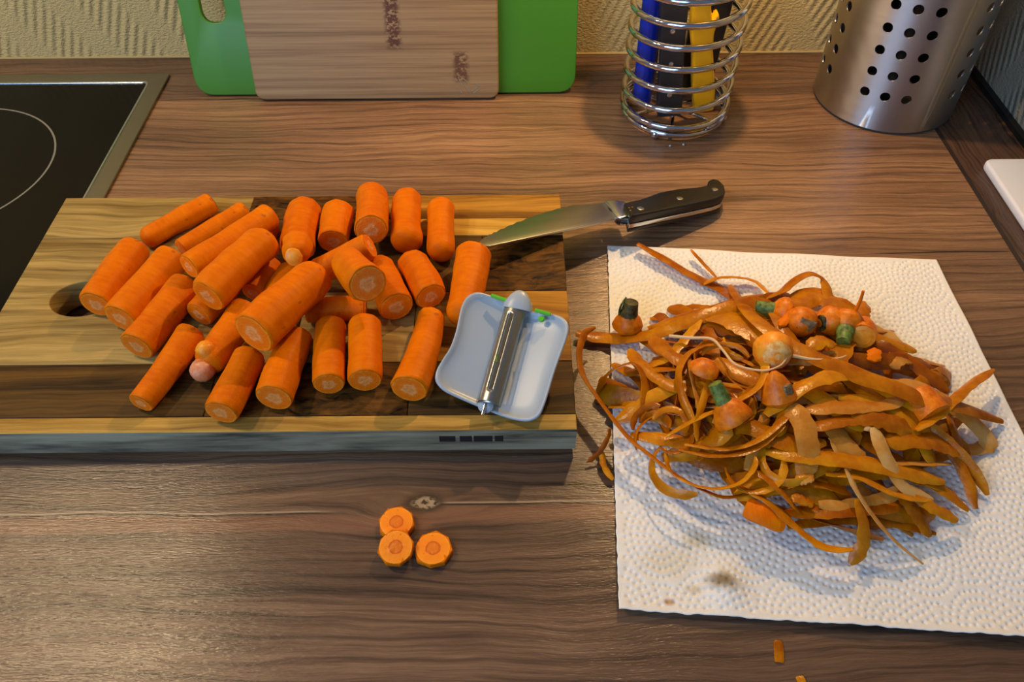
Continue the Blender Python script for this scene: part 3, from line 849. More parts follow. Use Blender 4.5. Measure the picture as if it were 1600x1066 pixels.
# ------------------------------------------------------------------ wire holder with knives, steel cup, white tray
def build_wire_holder():
    cx, cy, r, wr = .1450, .6285, .0452, .0028; pitch = .0183
    root = empty('wire_utensil_holder', (cx, cy, 0)); tag(root, 'chrome spiral wire utensil holder with ball feet, standing by the back wall', 'holder')
    z0 = .0105; turns = 8.6; n = int(turns * 48); a0 = R(-60)
    pts = []
    for i in range(n + 1):
        t = i / 48; zz = z0 + (max(0, t - 1) * pitch if t > 1 else 0) + (.0035 * min(t, 1))
        th = a0 + 2 * math.pi * t; pts.append(Vector((cx + r * math.cos(th), cy + r * math.sin(th), zz)))
    V, F = tube(pts, wr, 10); mk('wire_coil', V, F, M['chrome'], root, autosmooth=False)
    V, F = tube([Vector((cx + (r - .0012) * math.cos(2 * math.pi * i / 64), cy + (r - .0012) * math.sin(2 * math.pi * i / 64), .0062)) for i in range(65)], wr * .95, 10)
    mk('base_ring', V, F, M['chrome'], root, autosmooth=False)
    for k in range(3):      # floor wires
        th = R(20 + 60 * k); d = Vector((math.cos(th), math.sin(th), 0)) * (r - .003)
        c = Vector((cx, cy, .0075)); V, F = tube([c - d, c + d], .0016, 8); mk('floor_wire', V, F, M['chrome'], root)
    for th in (-118, -20, 70, 160):
        p = Vector((cx + (r - .001) * math.cos(R(th)), cy + (r - .001) * math.sin(R(th)), .0042)); q = .0041
        V, F = lathe([(q * math.sin(i * math.pi / 9), -q * math.cos(i * math.pi / 9)) for i in range(1, 9)], p, (0, 0, 1), 16); mk('ball_foot', V, F, M['chrome'], root, autosmooth=False)
    fz = .0096

    def stick(name, label, cat, base, top, parts):
        b_, tp = Vector((cx + base[0], cy + base[1], fz + .0020)), Vector((cx + top[0], cy + top[1], .155))
        rt = empty(name, b_); tag(rt, label, cat, 'knives standing in the wire holder')
        axis = (tp - b_).normalized(); face = Vector((0, -1, .25)); face = (face - axis * face.dot(axis)).normalized(); side = axis.cross(face)
        if side.x < 0: side = -side
        parts(rt, lambda x, y, zc: b_ + side * x + axis * y + face * zc); return rt

    def flat(rt, W, name, pr, half, mat, zc=0., bev=0., rnd=.002):
        V, F = prism([rounded(pr, rnd, 3)], half, bev, 3); mk(name, [W(v.x, v.y, v.z + zc) for v in V], F, M[mat], rt)

    def blue(rt, W):
        ax = W(0, 1, 0) - W(0, 0, 0)
        V, F = lathe([(.0074, 0), (.0086, .004), (.0086, .05), (.0080, .088), (.0085, .100), (.0074, .103)], W(0, 0, 0), ax, 20); mk('handle', V, F, M['blue'], rt)
        V, F = lathe([(.0080, .103), (.0100, .106), (.0100, .113), (.0088, .115), (.0100, .117), (.0100, .126), (.0084, .128), (.0094, .131), (.006, .140)], W(0, 0, 0), ax, 20); mk('ferrule', V, F, M['bright_edge'], rt)
        flat(rt, W, 'blade', [(-.006, .138), (.006, .138), (.005, .19), (-.004, .20)], .0008, 'blade')

    def black(rt, W):
        for z0_ in (.0028, -.0028): flat(rt, W, 'handle_scale', [(-.0105, 0), (.0105, 0), (.0095, .06), (.0110, .100), (-.0110, .100), (-.0095, .06)], .0026, 'dark_grey', z0_, .0012, .003)
        for y in (.020, .047, .074):
            V, F = lathe([(.0020, -.001), (.0020, .0004), (.0015, .0006)], W(-.001, y, .0054), W(-.001, y, 1) - W(-.001, y, 0), 12); mk('rivet', V, F, M['bright_edge'], rt)
        flat(rt, W, 'blade', [(-.009, .096), (.009, .096), (.011, .17), (-.002, .195)], .0009, 'blade')

    def yellow(rt, W):
        pr = [(-.0085, 0), (.0085, 0), (.0098, .02), (.0088, .040), (.0078, .060), (.0088, .074), (.0130, .087), (.0122, .091), (.0075, .086), (.0066, .095), (.0062, .130), (-.0072, .130), (-.0085, .095), (-.0098, .082), (-.0085, .06), (-.0095, .03)]
        flat(rt, W, 'handle', pr, .0055, 'yellow', 0, .0026)
        flat(rt, W, 'blade', [(-.006, .128), (.006, .128), (.004, .18), (-.005, .195)], .0008, 'blade')

    def dark(rt, W):
        flat(rt, W, 'handle', [(-.007, 0), (.007, 0), (.008, .05), (.010, .118), (-.010, .118), (-.008, .05)], .0045, 'black', 0, .002, .003)
        flat(rt, W, 'blade', [(-.007, .114), (.007, .114), (.011, .17), (-.003, .20)], .0008, 'blade')

    def spoon(rt, W):
        flat(rt, W, 'handle', [(-.004, 0), (.004, 0), (.005, .10), (.006, .15), (-.006, .15), (-.005, .10)], .002, 'blade', 0, .001)
        flat(rt, W, 'head', [(-.006, .148), (.006, .148), (.016, .165), (.016, .20), (.004, .215), (-.004, .215), (-.016, .20), (-.016, .165)], .0016, 'blade', 0, .0008, .006)

    K = 'knife'
    stick('blue_knife', 'blue handled kitchen tool at the left inside the wire holder', K, (-.0285, .000), (-.030, .012), blue)
    stick('riveted_knife', 'dark grey knife handle with rivets beside the blue one in the wire holder', K, (-.0075, -.020), (-.0190, -.004), black)
    stick('yellow_knife', 'bright yellow knife handle in the middle of the wire holder', K, (.0235, -.0130), (-.0045, -.0230), yellow)
    stick('black_knife', 'black knife handle leaning to the right behind the yellow one', K, (.0225, .0035), (.0275, .004), dark)
    stick('black_knife', 'black knife handle furthest right and rear in the wire holder', K, (.0120, .0225), (.0200, .0215), dark)
    stick('steel_spoon', 'steel spoon handle standing behind the knives in the wire holder', 'spoon', (-.008, .013), (-.003, .016), spoon)
    stick('steel_spoon', 'steel spoon handle at the left rear of the wire holder', 'spoon', (-.018, .026), (-.022, .028), spoon)


def build_cup():
    cx, cy, r, h = .3395, .6515, .0608, .178
    root = empty('perforated_utensil_cup', (cx, cy, 0)); tag(root, 'brushed steel utensil cup with rows of round holes, in the worktop corner', 'utensil cup')
    zrow0, pz, nrow, hr, th_ = .034, .0187, 7, .0041, .0009
    V, F = [], []; idx = {}

    def pt(t, z, q): return (cx + q * math.sin(t), cy - q * math.cos(t), z)

    def add(t, z, q):
        k = (round(math.cos(t), 5), round(math.sin(t), 5), round(z, 6), q)
        if k not in idx: idx[k] = len(V); V.append(pt(t, z, q))
        return idx[k]
    cols = []
    for g in range(5):
        c = R(-25 + 72 * g); cols += [(c + R(-24), c + R(-8), True), (c + R(-8), c + R(8), True), (c + R(8), c + R(24), True), (c + R(24), c + R(40), False), (c + R(40), c + R(48), False)]
    zs = [.0025, zrow0 - pz / 2] + [zrow0 + pz * (i + .5) for i in range(nrow)] + [h]
    per = [(-1 + .5 * i, -1) for i in range(4)] + [(1, -1 + .5 * i) for i in range(4)] + [(1 - .5 * i, 1) for i in range(4)] + [(-1, 1 - .5 * i) for i in range(4)]
    for (t0, t1, holes) in cols:
        for b in range(len(zs) - 1):
            z0, z1 = zs[b], zs[b + 1]; hole = holes and 1 <= b <= nrow; tc, zc = (t0 + t1) / 2, (z0 + z1) / 2
            ring = [(tc + a * (t1 - t0) / 2, zc + b_ * (z1 - z0) / 2) for a, b_ in per]
            ci = [(tc + hr * math.cos(math.atan2(b_, a)) / r, zc + hr * math.sin(math.atan2(b_, a))) for a, b_ in per]
            for q in (r, r - th_):
                qi = [add(t, z, q) for t, z in ring]
                if hole:
                    c0 = len(V); V.extend(pt(t, z, q) for t, z in ci)
                    for i in range(16): k = (i + 1) % 16; F.append((qi[i], qi[k], c0 + k, c0 + i))
                else:   # strips so that the round wall stays round
                    for i in range(4): F.append((qi[i], qi[i + 1], qi[(11 - i)], qi[(12 - i)]) if i < 3 else (qi[3], qi[4], qi[8], qi[9]))
                    F.append((qi[0], qi[12], qi[13], qi[14], qi[15])); F.append((qi[4], qi[5], qi[6], qi[7], qi[8]))
            if hole:    # the cut edge of the sheet, with its own vertices
                c0 = len(V); V.extend(pt(t, z, r) for t, z in ci); V.extend(pt(t, z, r - th_) for t, z in ci)
                for i in range(16): k = (i + 1) % 16; F.append((c0 + i, c0 + k, c0 + 16 + k, c0 + 16 + i))
    me = bpy.data.meshes.new('wall'); me.from_pydata([tuple(Vector(v) - ORI[root.name]) for v in V], [], F); me.update(); me.materials.append(M['cup'])
    # true cylinder normals on the sheet
    me.polygons.foreach_set('use_smooth', [True] * len(me.polygons))
    link('wall', me, None, root)
    nr = []
    for lp in me.loops:
        v = me.vertices[lp.vertex_index].co; nr.append(Vector((v.x, v.y, 0)).normalized())
    li = 0
    for p in me.polygons:
        c = p.center; out_ = Vector((c.x, c.y, 0)).normalized()
        for k in p.loop_indices:
            d = p.normal.dot(out_)
            nr[k] = nr[k] if d > .8 else (-nr[k] if d < -.8 else p.normal.copy())
    me.normals_split_custom_set(nr)
    V, F = lathe([(r - .0022, .0004), (r - .0006, .0018), (r - .0003, .0034), (r - .003, .0034), (r - .003, .0022)], (cx, cy, 0), (0, 0, 1), 64); mk('base', V, F, M['cup'], root)
    V, F = lathe([(r - .0012, 0), (r - .0004, .0006), (r - .0012, .0012)], (cx, cy, 0), (0, 0, 1), 64); mk('rubber_ring', V, F, M['rubber'], root)
    V, F = tube([Vector((cx + r * math.cos(2 * math.pi * i / 64), cy + r * math.sin(2 * math.pi * i / 64), h)) for i in range(65)], .0013, 8); mk('rim', V, F, M['cup'], root)


def build_cup_light_blockers():  # unseen spatulas added so their heads block light and the holes look dark
    cx, cy, r = .3395, .6515, .0608
    for k, (a, b_, lab) in enumerate(((20, 200, 'first'), (95, 260, 'second'), (165, 330, 'third'), (240, 60, 'fourth'), (310, 130, 'fifth'))):
        p = Vector((cx + .040 * math.cos(R(a)), cy + .040 * math.sin(R(a)), .0040)); q = Vector((cx + .030 * math.cos(R(a)), cy + .030 * math.sin(R(a)), .19))
        rt = empty('light_blocking_spatula', p); tag(rt, 'dark plastic spatula, unseen, added to block light inside the steel cup', 'spatula', 'added spatulas blocking light inside the steel cup')
        ax, s, t = frame_of(q - p); s2 = Vector((math.cos(R(a)), math.sin(R(a)), 0)); t2 = ax.cross(s2).normalized(); s2 = t2.cross(ax)
        for nm, pr, hf in (('handle', [(-.010, 0), (.010, 0), (.012, .19), (-.012, .19)], .004), ('head', [(-.013, .186), (.013, .186), (.014, .215), (.014, .28), (-.014, .28), (-.014, .215)], .0016)):
            V, F = prism([rounded(pr, .004, 3)], hf, .001); mk(nm, [p + t2 * v.x + ax * v.y + s2 * v.z for v in V], F, M['black'], rt)


def build_tray():
    p = P(1537, 247, .008); x0, y1 = p.x, p.y; x1, y0 = WALL_X - .0075, y1 - .19
    o = rounded([(x0, y0), (x1, y0), (x1, y1), (x0, y1)], .008, 8)
    V, F = prism([o], .004, .0025, 3)
    t = mk('plastic_tray', [v + Vector((0, 0, .004)) for v in V], F, M['tray'], origin=((x0 + x1) / 2, (y0 + y1) / 2, 0))
    tag(t, 'narrow white plastic tray with rounded corner lying along the right wall', 'tray')


# ------------------------------------------------------------------ paper towel
TL, TR, BL_ = P(949, 388), P(1461, 410), P(966, 957)
_r = P(1600, 690); _d = P(1600, 1000) - BL_
_den = (TR.x - _r.x) * _d.y - (TR.y - _r.y) * _d.x
_t = ((TR.x - BL_.x) * _d.y - (TR.y - BL_.y) * _d.x) / _den
BR_ = TR + (_r - TR) * _t
HEAP = P(1228, 655); HA, HB, HH = .118, .108, .033


def mound(x, y):
    q = ((x - HEAP.x) / HA) ** 2 + ((y - HEAP.y) / HB) ** 2
    return HH * max(0, 1 - q) ** .8


def build_towel():
    nu, nv = 330, 370; W, Hh = (TR - TL).length, (TL - BL_).length
    dots = []; sx, sy = .044, .050
    cen = [((i + (.5 if j % 2 else 0)) * sx, j * sy * .86) for j in range(-1, 9) for i in range(-1, 8)]
    for ci, (cx, cy) in enumerate(cen):
        for k in range(1, 8):
            r = .0042 * k; m = max(5, int(2 * math.pi * r * 1.15 / .0042))
            for i in range(m):
                th = 2 * math.pi * (i + .5 * (k % 2)) / m; x, y = cx + r * .82 * math.cos(th), cy + r * 1.12 * math.sin(th)
                if min(cen, key=lambda c: ((c[0] - x) / .82) ** 2 + ((c[1] - y) / 1.12) ** 2) == (cx, cy) and .003 < x < W - .003 and .003 < y < Hh - .003: dots.append((x, y))
    du, dv = W / nu, Hh / nv
    hgt = [[0.] * (nv + 1) for _ in range(nu + 1)]
    for (x, y) in dots:
        iu, iv = int(x / du), int(y / dv)
        for a in range(max(0, iu - 2), min(nu, iu + 3) + 1):
            for b in range(max(0, iv - 2), min(nv, iv + 3) + 1):
                d2 = (a * du - x) ** 2 + (b * dv - y) ** 2; hgt[a][b] -= .0015 * math.exp(-d2 / (.00072 ** 2))
    V = []
    for a in range(nu + 1):
        s = a / nu
        for b in range(nv + 1):
            t = b / nv      # 0 front .. 1 back
            jl = .0006 * mnoise.noise(Vector((0, t * 60, 1))) * (1 - s); jf = .0008 * mnoise.noise(Vector((s * 40, 0, 5))) * (1 - t)
            p = BL_.lerp(BR_, s).lerp(TL.lerp(TR, s), t)
            z = .0026 + .0011 * mnoise.noise(Vector((p.x * 26, p.y * 26, 2)))
            edge = max(0, 1 - t / .10)
            z += edge * edge * (.0016 + .0022 * max(0, mnoise.noise(Vector((s * 7 + 2.2, 0, 9)))))
            z += .0042 * math.exp(-((p.x - P(1130, 915).x) / .010) ** 2 - ((p.y - P(1130, 920).y) / .012) ** 2)
            z += .0012 * max(0, 1 - s / .18) * abs(mnoise.noise(Vector((p.x * 90, p.y * 90, 4)))) * (1 if t < .35 else .3)
            V.append((p.x + jl, p.y + jf, max(.0019, z) + hgt[a][b]))
    n1 = nv + 1
    F = [(a * n1 + b, (a + 1) * n1 + b, (a + 1) * n1 + b + 1, a * n1 + b + 1) for a in range(nu) for b in range(nv)]
    o = mk('paper_towel', V, F, M['paper'], origin=((TL + BR_) / 2), autosmooth=False)
    for v in o.data.vertices: pass
    # object coordinates stay world coordinates for the stains
    off = o.location.copy(); o.data.transform(Matrix.Translation(off)); o.location = (0, 0, 0)
    so = o.modifiers.new('thickness', 'SOLIDIFY'); so.thickness = .0004; so.offset = 1
    tag(o, 'white embossed paper towel sheet under the heap of carrot peels', 'paper towel')
    for (u, v, r) in ((956, 925, .0022), (963, 845, .001), (961, 820, .0009)):
        p = P(u, v, .0008); V, F = lathe([(.3 * r, -.0006), (r, 0), (.8 * r, .0006), (.2 * r, .0009)], p, (0, 0, 1), 10, .5, u)
        f = mk('torn_shred', V, F, M['paper'], o)


# ------------------------------------------------------------------ peels
def ribbon(pts, w, th, twist, seed, curl=.25, taper=(.5, .5), rag=.12):
    n = max(14, min(46, int(sum((a - b).length for a, b in zip(pts, pts[1:])) / .0030)))
    c = catmull(pts, n); V, F = [], []; nw = 4
    for i, p in enumerate(c):
        t = (c[min(i + 1, n - 1)] - c[max(i - 1, 0)]).normalized(); s = i / (n - 1)
        side = t.cross(Vector((0, 0, 1)))
        side = side.normalized() if side.length > .05 else Vector((1, 0, 0))
        nn = side.cross(t).normalized()
        ang = twist[0] + (twist[1] - twist[0]) * s + .18 * mnoise.noise(Vector((s * 5, seed * 2.3, 0)))
        sd = side * math.cos(ang) + nn * math.sin(ang); nm = nn * math.cos(ang) - side * math.sin(ang)
        k = min(1, taper[0] + (1 - taper[0]) * s / .12) * min(1, taper[1] + (1 - taper[1]) * (1 - s) / .12)
        top, bot = [], []
        for j in range(nw + 1):
            x = j / nw * 2 - 1
            ww = w * .5 * k * (1 + rag * mnoise.noise(Vector((s * 14, seed * 1.7, 3 if x < 0 else 9))))
            q = p + sd * (ww * x) - nm * (curl * w * .5 * x * x) + nm * (.0004 * mnoise.noise(Vector((s * 20, x * 2, seed))))
            e = th * (.5 if abs(x) < .9 else .22); top.append(q + nm * e); bot.append(q - nm * e)
        V += top + bot[::-1]
    m = 2 * (nw + 1)
    for i in range(n - 1):
        for j in range(m): F.append((i * m + j, i * m + (j + 1) % m, (i + 1) * m + (j + 1) % m, (i + 1) * m + j))
    F.append(tuple(range(m))); F.append(tuple((n - 1) * m + j for j in range(m)))
    return V, F


GRP = 'carrot peels in the heap on the paper towel'
# px polyline with extra height (mm) above the heap, width px, twist degrees start/end, material, label
PEELS = [
    ([(997, 380, 9), (1040, 404, 7), (1085, 430, 6), (1130, 452, 4), (1165, 478, 3), (1205, 512, 3), (1245, 545, 2)], 20, (40, 10), 'peel', 'long carrot peel sticking out over the far left edge of the towel'),
    ([(1142, 446, 6), (1170, 485, 10), (1215, 525, 12), (1262, 552, 13), (1340, 584, 14), (1430, 617, 15), (1500, 634, 12), (1567, 657, 3)], 24, (20, -10), 'peel', 'longest carrot peel, its pointed end reaching the right edge of the towel'),
    ([(1080, 390, 8), (1100, 412, 6), (1122, 436, 4)], 8, (50, 50), 'peel', 'thin short peel strand poking over the far edge of the towel'),
    ([(1095, 445, 5), (1120, 434, 7), (1152, 433, 8), (1182, 440, 6), (1205, 462, 3)], 13, (60, 60), 'peel', 'low arching peel at the far side of the heap'),
    ([(1190, 468, 3), (1225, 452, 10), (1246, 434, 17), (1270, 427, 20), (1289, 440, 16), (1296, 468, 8), (1302, 500, 2)], 14, (60, 20), 'peel', 'peel standing up in a loop at the far side of the heap'),
    ([(900, 520, 4), (940, 527, 3), (985, 527, 3), (1030, 518, 4), (1075, 500, 5), (1115, 488, 6), (1160, 470, 5)], 19, (0, 20), 'peel', 'long peel running left off the towel towards the peeler'),
    ([(1012, 512, 5), (1060, 496, 6), (1110, 481, 7), (1165, 465, 6), (1220, 460, 4)], 13, (30, 40), 'peel', 'peel along the far left rim of the heap'),
    ([(930, 512, 16), (914, 522, 20), (906, 548, 21), (910, 582, 19), (935, 622, 16), (980, 680, 11), (1030, 722, 8), (1080, 756, 6), (1130, 776, 4), (1172, 771, 3)], 10, (70, 70), 'peel_dark', 'thin peel bowed out in a wide curve over the gap beside the board'),
    ([(932, 612, 4), (945, 588, 9), (968, 572, 13), (992, 568, 13), (1008, 590, 9), (1010, 625, 5), (1002, 662, 2)], 16, (70, 80), 'peel_dark', 'curled peel arching at the left end of the heap'),
    ([(985, 545, 7), (1000, 568, 8), (1040, 598, 7), (1085, 612, 5), (1130, 628, 3)], 18, (0, 15), 'peel', 'flat peel at the left of the heap just below the standing carrot top'),
    ([(962, 660, 3), (990, 641, 5), (1030, 615, 6), (1080, 592, 4), (1120, 580, 2)], 20, (-10, 10), 'peel', 'yellowish peel slanting up from the left edge of the towel'),
    ([(953, 670, 7), (947, 690, 6), (932, 712, 3), (917, 722, 1)], 6, (30, 60), 'peel_dark', 'small curled peel end hanging off the towel onto the worktop'),
    ([(940, 704, 3), (944, 728, 2), (958, 750, 1)], 8, (20, 20), 'peel', 'short peel end drooping over the left edge of the towel'),
    ([(985, 679, 5), (1030, 684, 5), (1062, 690, 4), (1100, 690, 5), (1125, 684, 8), (1133, 664, 12), (1130, 650, 12)], 20, (0, 30), 'peel', 'peel at the front left folding up towards the green-stemmed carrot top'),
    ([(1060, 702, 6), (1120, 711, 8), (1170, 703, 9), (1205, 680, 10), (1222, 650, 10), (1216, 612, 8), (1214, 590, 5)], 15, (50, 60), 'peel', 'broad peel swinging in a curve round the front of the heap'),
    ([(1070, 694, 8), (1130, 701, 9), (1180, 690, 11), (1220, 660, 12), (1240, 640, 10)], 11, (60, 50), 'peel', 'narrow peel running inside the broad curved one at the front'),
    ([(1196, 704, 7), (1260, 712, 9), (1330, 720, 9), (1400, 733, 7), (1476, 752, 3)], 24, (15, 5), 'peel', 'wide straight peel across the front of the heap'),
    ([(1222, 632, 9), (1246, 645, 13), (1262, 680, 13), (1264, 712, 10), (1252, 748, 6)], 28, (-10, 20), 'peel_pale', 'pale fuzzy-edged peel curling down the front of the heap'),
    ([(1250, 640, 8), (1300, 636, 10), (1345, 634, 10), (1385, 630, 9), (1414, 619, 9)], 23, (30, 20), 'peel_pale', 'pale peel with a frayed end on the right of the heap'),
    ([(1330, 650, 9), (1365, 652, 11), (1400, 662, 10), (1424, 674, 8)], 26, (5, -15), 'peel', 'golden flat peel just right of the pale frayed one'),
    ([(1255, 672, 8), (1300, 660, 10), (1345, 655, 9), (1380, 662, 7)], 20, (30, 10), 'peel', 'peel lying just below the pale frayed one'),
    ([(1365, 668, 10), (1380, 702, 10), (1396, 735, 8), (1420, 764, 6), (1458, 780, 4)], 19, (10, 0), 'peel_pale', 'whitish peel slanting down over the front right of the heap'),
    ([(1322, 732, 9), (1342, 772, 9), (1370, 812, 7), (1402, 848, 4), (1442, 881, 1)], 10, (40, 60), 'peel_pale', 'long thin peel reaching furthest to the front right'),
    ([(1340, 780, 10), (1351, 820, 9), (1347, 855, 6), (1328, 882, 2)], 17, (40, 20), 'peel', 'orange peel end drooping at the very front of the heap'),
    ([(1150, 756, 5), (1205, 787, 6), (1250, 828, 6), (1290, 854, 6), (1332, 858, 7)], 17, (50, 60), 'peel', 'peel bowed forward round the front of the heap'),
    ([(1405, 766, 4), (1430, 800, 4), (1455, 838, 1)], 18, (10, 0), 'peel', 'peel end pointing forward at the front right of the heap'),
    ([(1430, 775, 6), (1465, 796, 6), (1497, 812, 4)], 18, (10, 0), 'peel', 'rightmost peel end at the front of the heap'),
    ([(1385, 690, 8), (1430, 686, 8), (1465, 690, 7), (1499, 706, 4)], 28, (0, 25), 'peel', 'broad pointed peel at the right end of the heap'),
    ([(1430, 672, 9), (1470, 645, 12), (1510, 606, 14), (1552, 577, 14)], 14, (50, 40), 'peel', 'peel rising up and out over the right edge of the towel'),
    ([(1355, 520, 4), (1395, 535, 5), (1432, 548, 3)], 15, (10, 0), 'peel', 'short peel reaching right beyond the ringed carrot end'),
    ([(1350, 471, 11), (1350, 488, 8), (1348, 512, 4)], 16, (0, 0), 'peel', 'short upright peel behind the cut carrot ends'),
    ([(1100, 478, 7), (1150, 500, 8), (1200, 525, 7), (1250, 560, 5)], 42, (15, 5), 'peel', 'widest peel lying flat on the far left of the heap'),
    ([(1204, 476, 8), (1222, 508, 9), (1248, 548, 6)], 17, (10, 0), 'peel', 'peel sloping forward beside the glossy green stem'),
    ([(1235, 474, 5), (1275, 462, 8), (1310, 475, 8), (1335, 500, 5)], 36, (20, 0), 'peel', 'broad peel behind the row of carrot ends'),
    ([(1196, 648, 8), (1232, 618, 12), (1275, 594, 14), (1320, 582, 12), (1350, 588, 8)], 23, (35, 10), 'peel', 'peel arching over the middle of the heap below the pale bulb'),
    ([(1088, 668, 8), (1066, 620, 11), (1060, 580, 12), (1078, 550, 12), (1112, 538, 10), (1140, 545, 8)], 10, (70, 60), 'peel', 'thin peel looping up left of the flat orange cap'),
    ([(1040, 700, 6), (1050, 738, 7), (1100, 762, 7), (1150, 757, 9), (1177, 733, 10), (1180, 714, 9)], 9, (70, 70), 'peel', 'thin peel curled into a ring at the front left of the heap'),
    ([(1040, 682, 8), (1085, 655, 11), (1140, 632, 13), (1182, 606, 14), (1195, 575, 13), (1180, 548, 10)], 11, (60, 60), 'peel', 'thin peel arching from the front left up to the pale bulb'),
    ([(1078, 556, 10), (1084, 598, 12), (1094, 640, 10), (1088, 672, 7)], 10, (60, 80), 'peel_pale', 'pale thin peel hanging left of the flat orange cap'),
    ([(1110, 590, 10), (1100, 625, 12), (1090, 660, 11), (1090, 690, 8)], 10, (60, 70), 'peel', 'thin peel hanging down below the flat orange cap'),
    ([(1225, 800, 1), (1300, 798, 2), (1370, 792, 2), (1410, 785, 1)], 22, (30, 20), 'peel_dark', 'dark peel lying lowest along the front of the heap'),
    ([(1320, 590, 5), (1370, 620, 7), (1420, 650, 7), (1455, 690, 4)], 26, (20, -10), 'peel', 'broad peel passing beside the thick carrot end at the right'),
    ([(1270, 556, 5), (1320, 576, 7), (1380, 605, 8), (1430, 640, 8)], 22, (15, 0), 'peel', 'peel running parallel below the longest one'),
    ([(1240, 600, 5), (1270, 612, 7), (1310, 640, 7), (1350, 670, 5)], 26, (0, 10), 'peel', 'flat peel right of the bruised carrot wedge'),
    ([(1310, 620, 6), (1370, 630, 8), (1420, 660, 8), (1450, 705, 5), (1462, 730, 3)], 20, (0, 30), 'peel', 'peel bending down at the right end of the heap'),
    ([(1290, 740, 5), (1340, 745, 8), (1400, 772, 8), (1455, 782, 5)], 13, (50, 40), 'peel', 'thin peel slanting right below the wide straight one'),
    ([(1180, 735, 6), (1215, 762, 8), (1250, 800, 4)], 12, (30, 60), 'peel_dark', 'small dark peel left of the moist carrot chunk'),
    ([(1020, 525, 6), (1040, 545, 8), (1080, 575, 7), (1110, 610, 4)], 24, (0, 10), 'peel', 'peel at the left crossing below the root thread'),
    ([(1120, 560, 7), (1160, 585, 8), (1210, 600, 7), (1250, 625, 5)], 26, (-10, 10), 'peel_dark', 'dark broad peel between the flat cap and the bruised wedge'),
    ([(1140, 660, 7), (1180, 668, 8), (1230, 690, 8), (1290, 690, 6)], 28, (10, 10), 'peel', 'wide flat peel right of the green-stemmed carrot top'),
    ([(1300, 680, 4), (1310, 705, 5), (1330, 735, 5)], 16, (70, 60), 'peel_pale', 'pale crumpled peel under the golden flat one'),
    ([(1000, 575, 4), (1040, 560, 6), (1065, 535, 7), (1095, 500, 7)], 14, (50, 30), 'peel', 'peel rising from the left curl to the heap rim'),
]


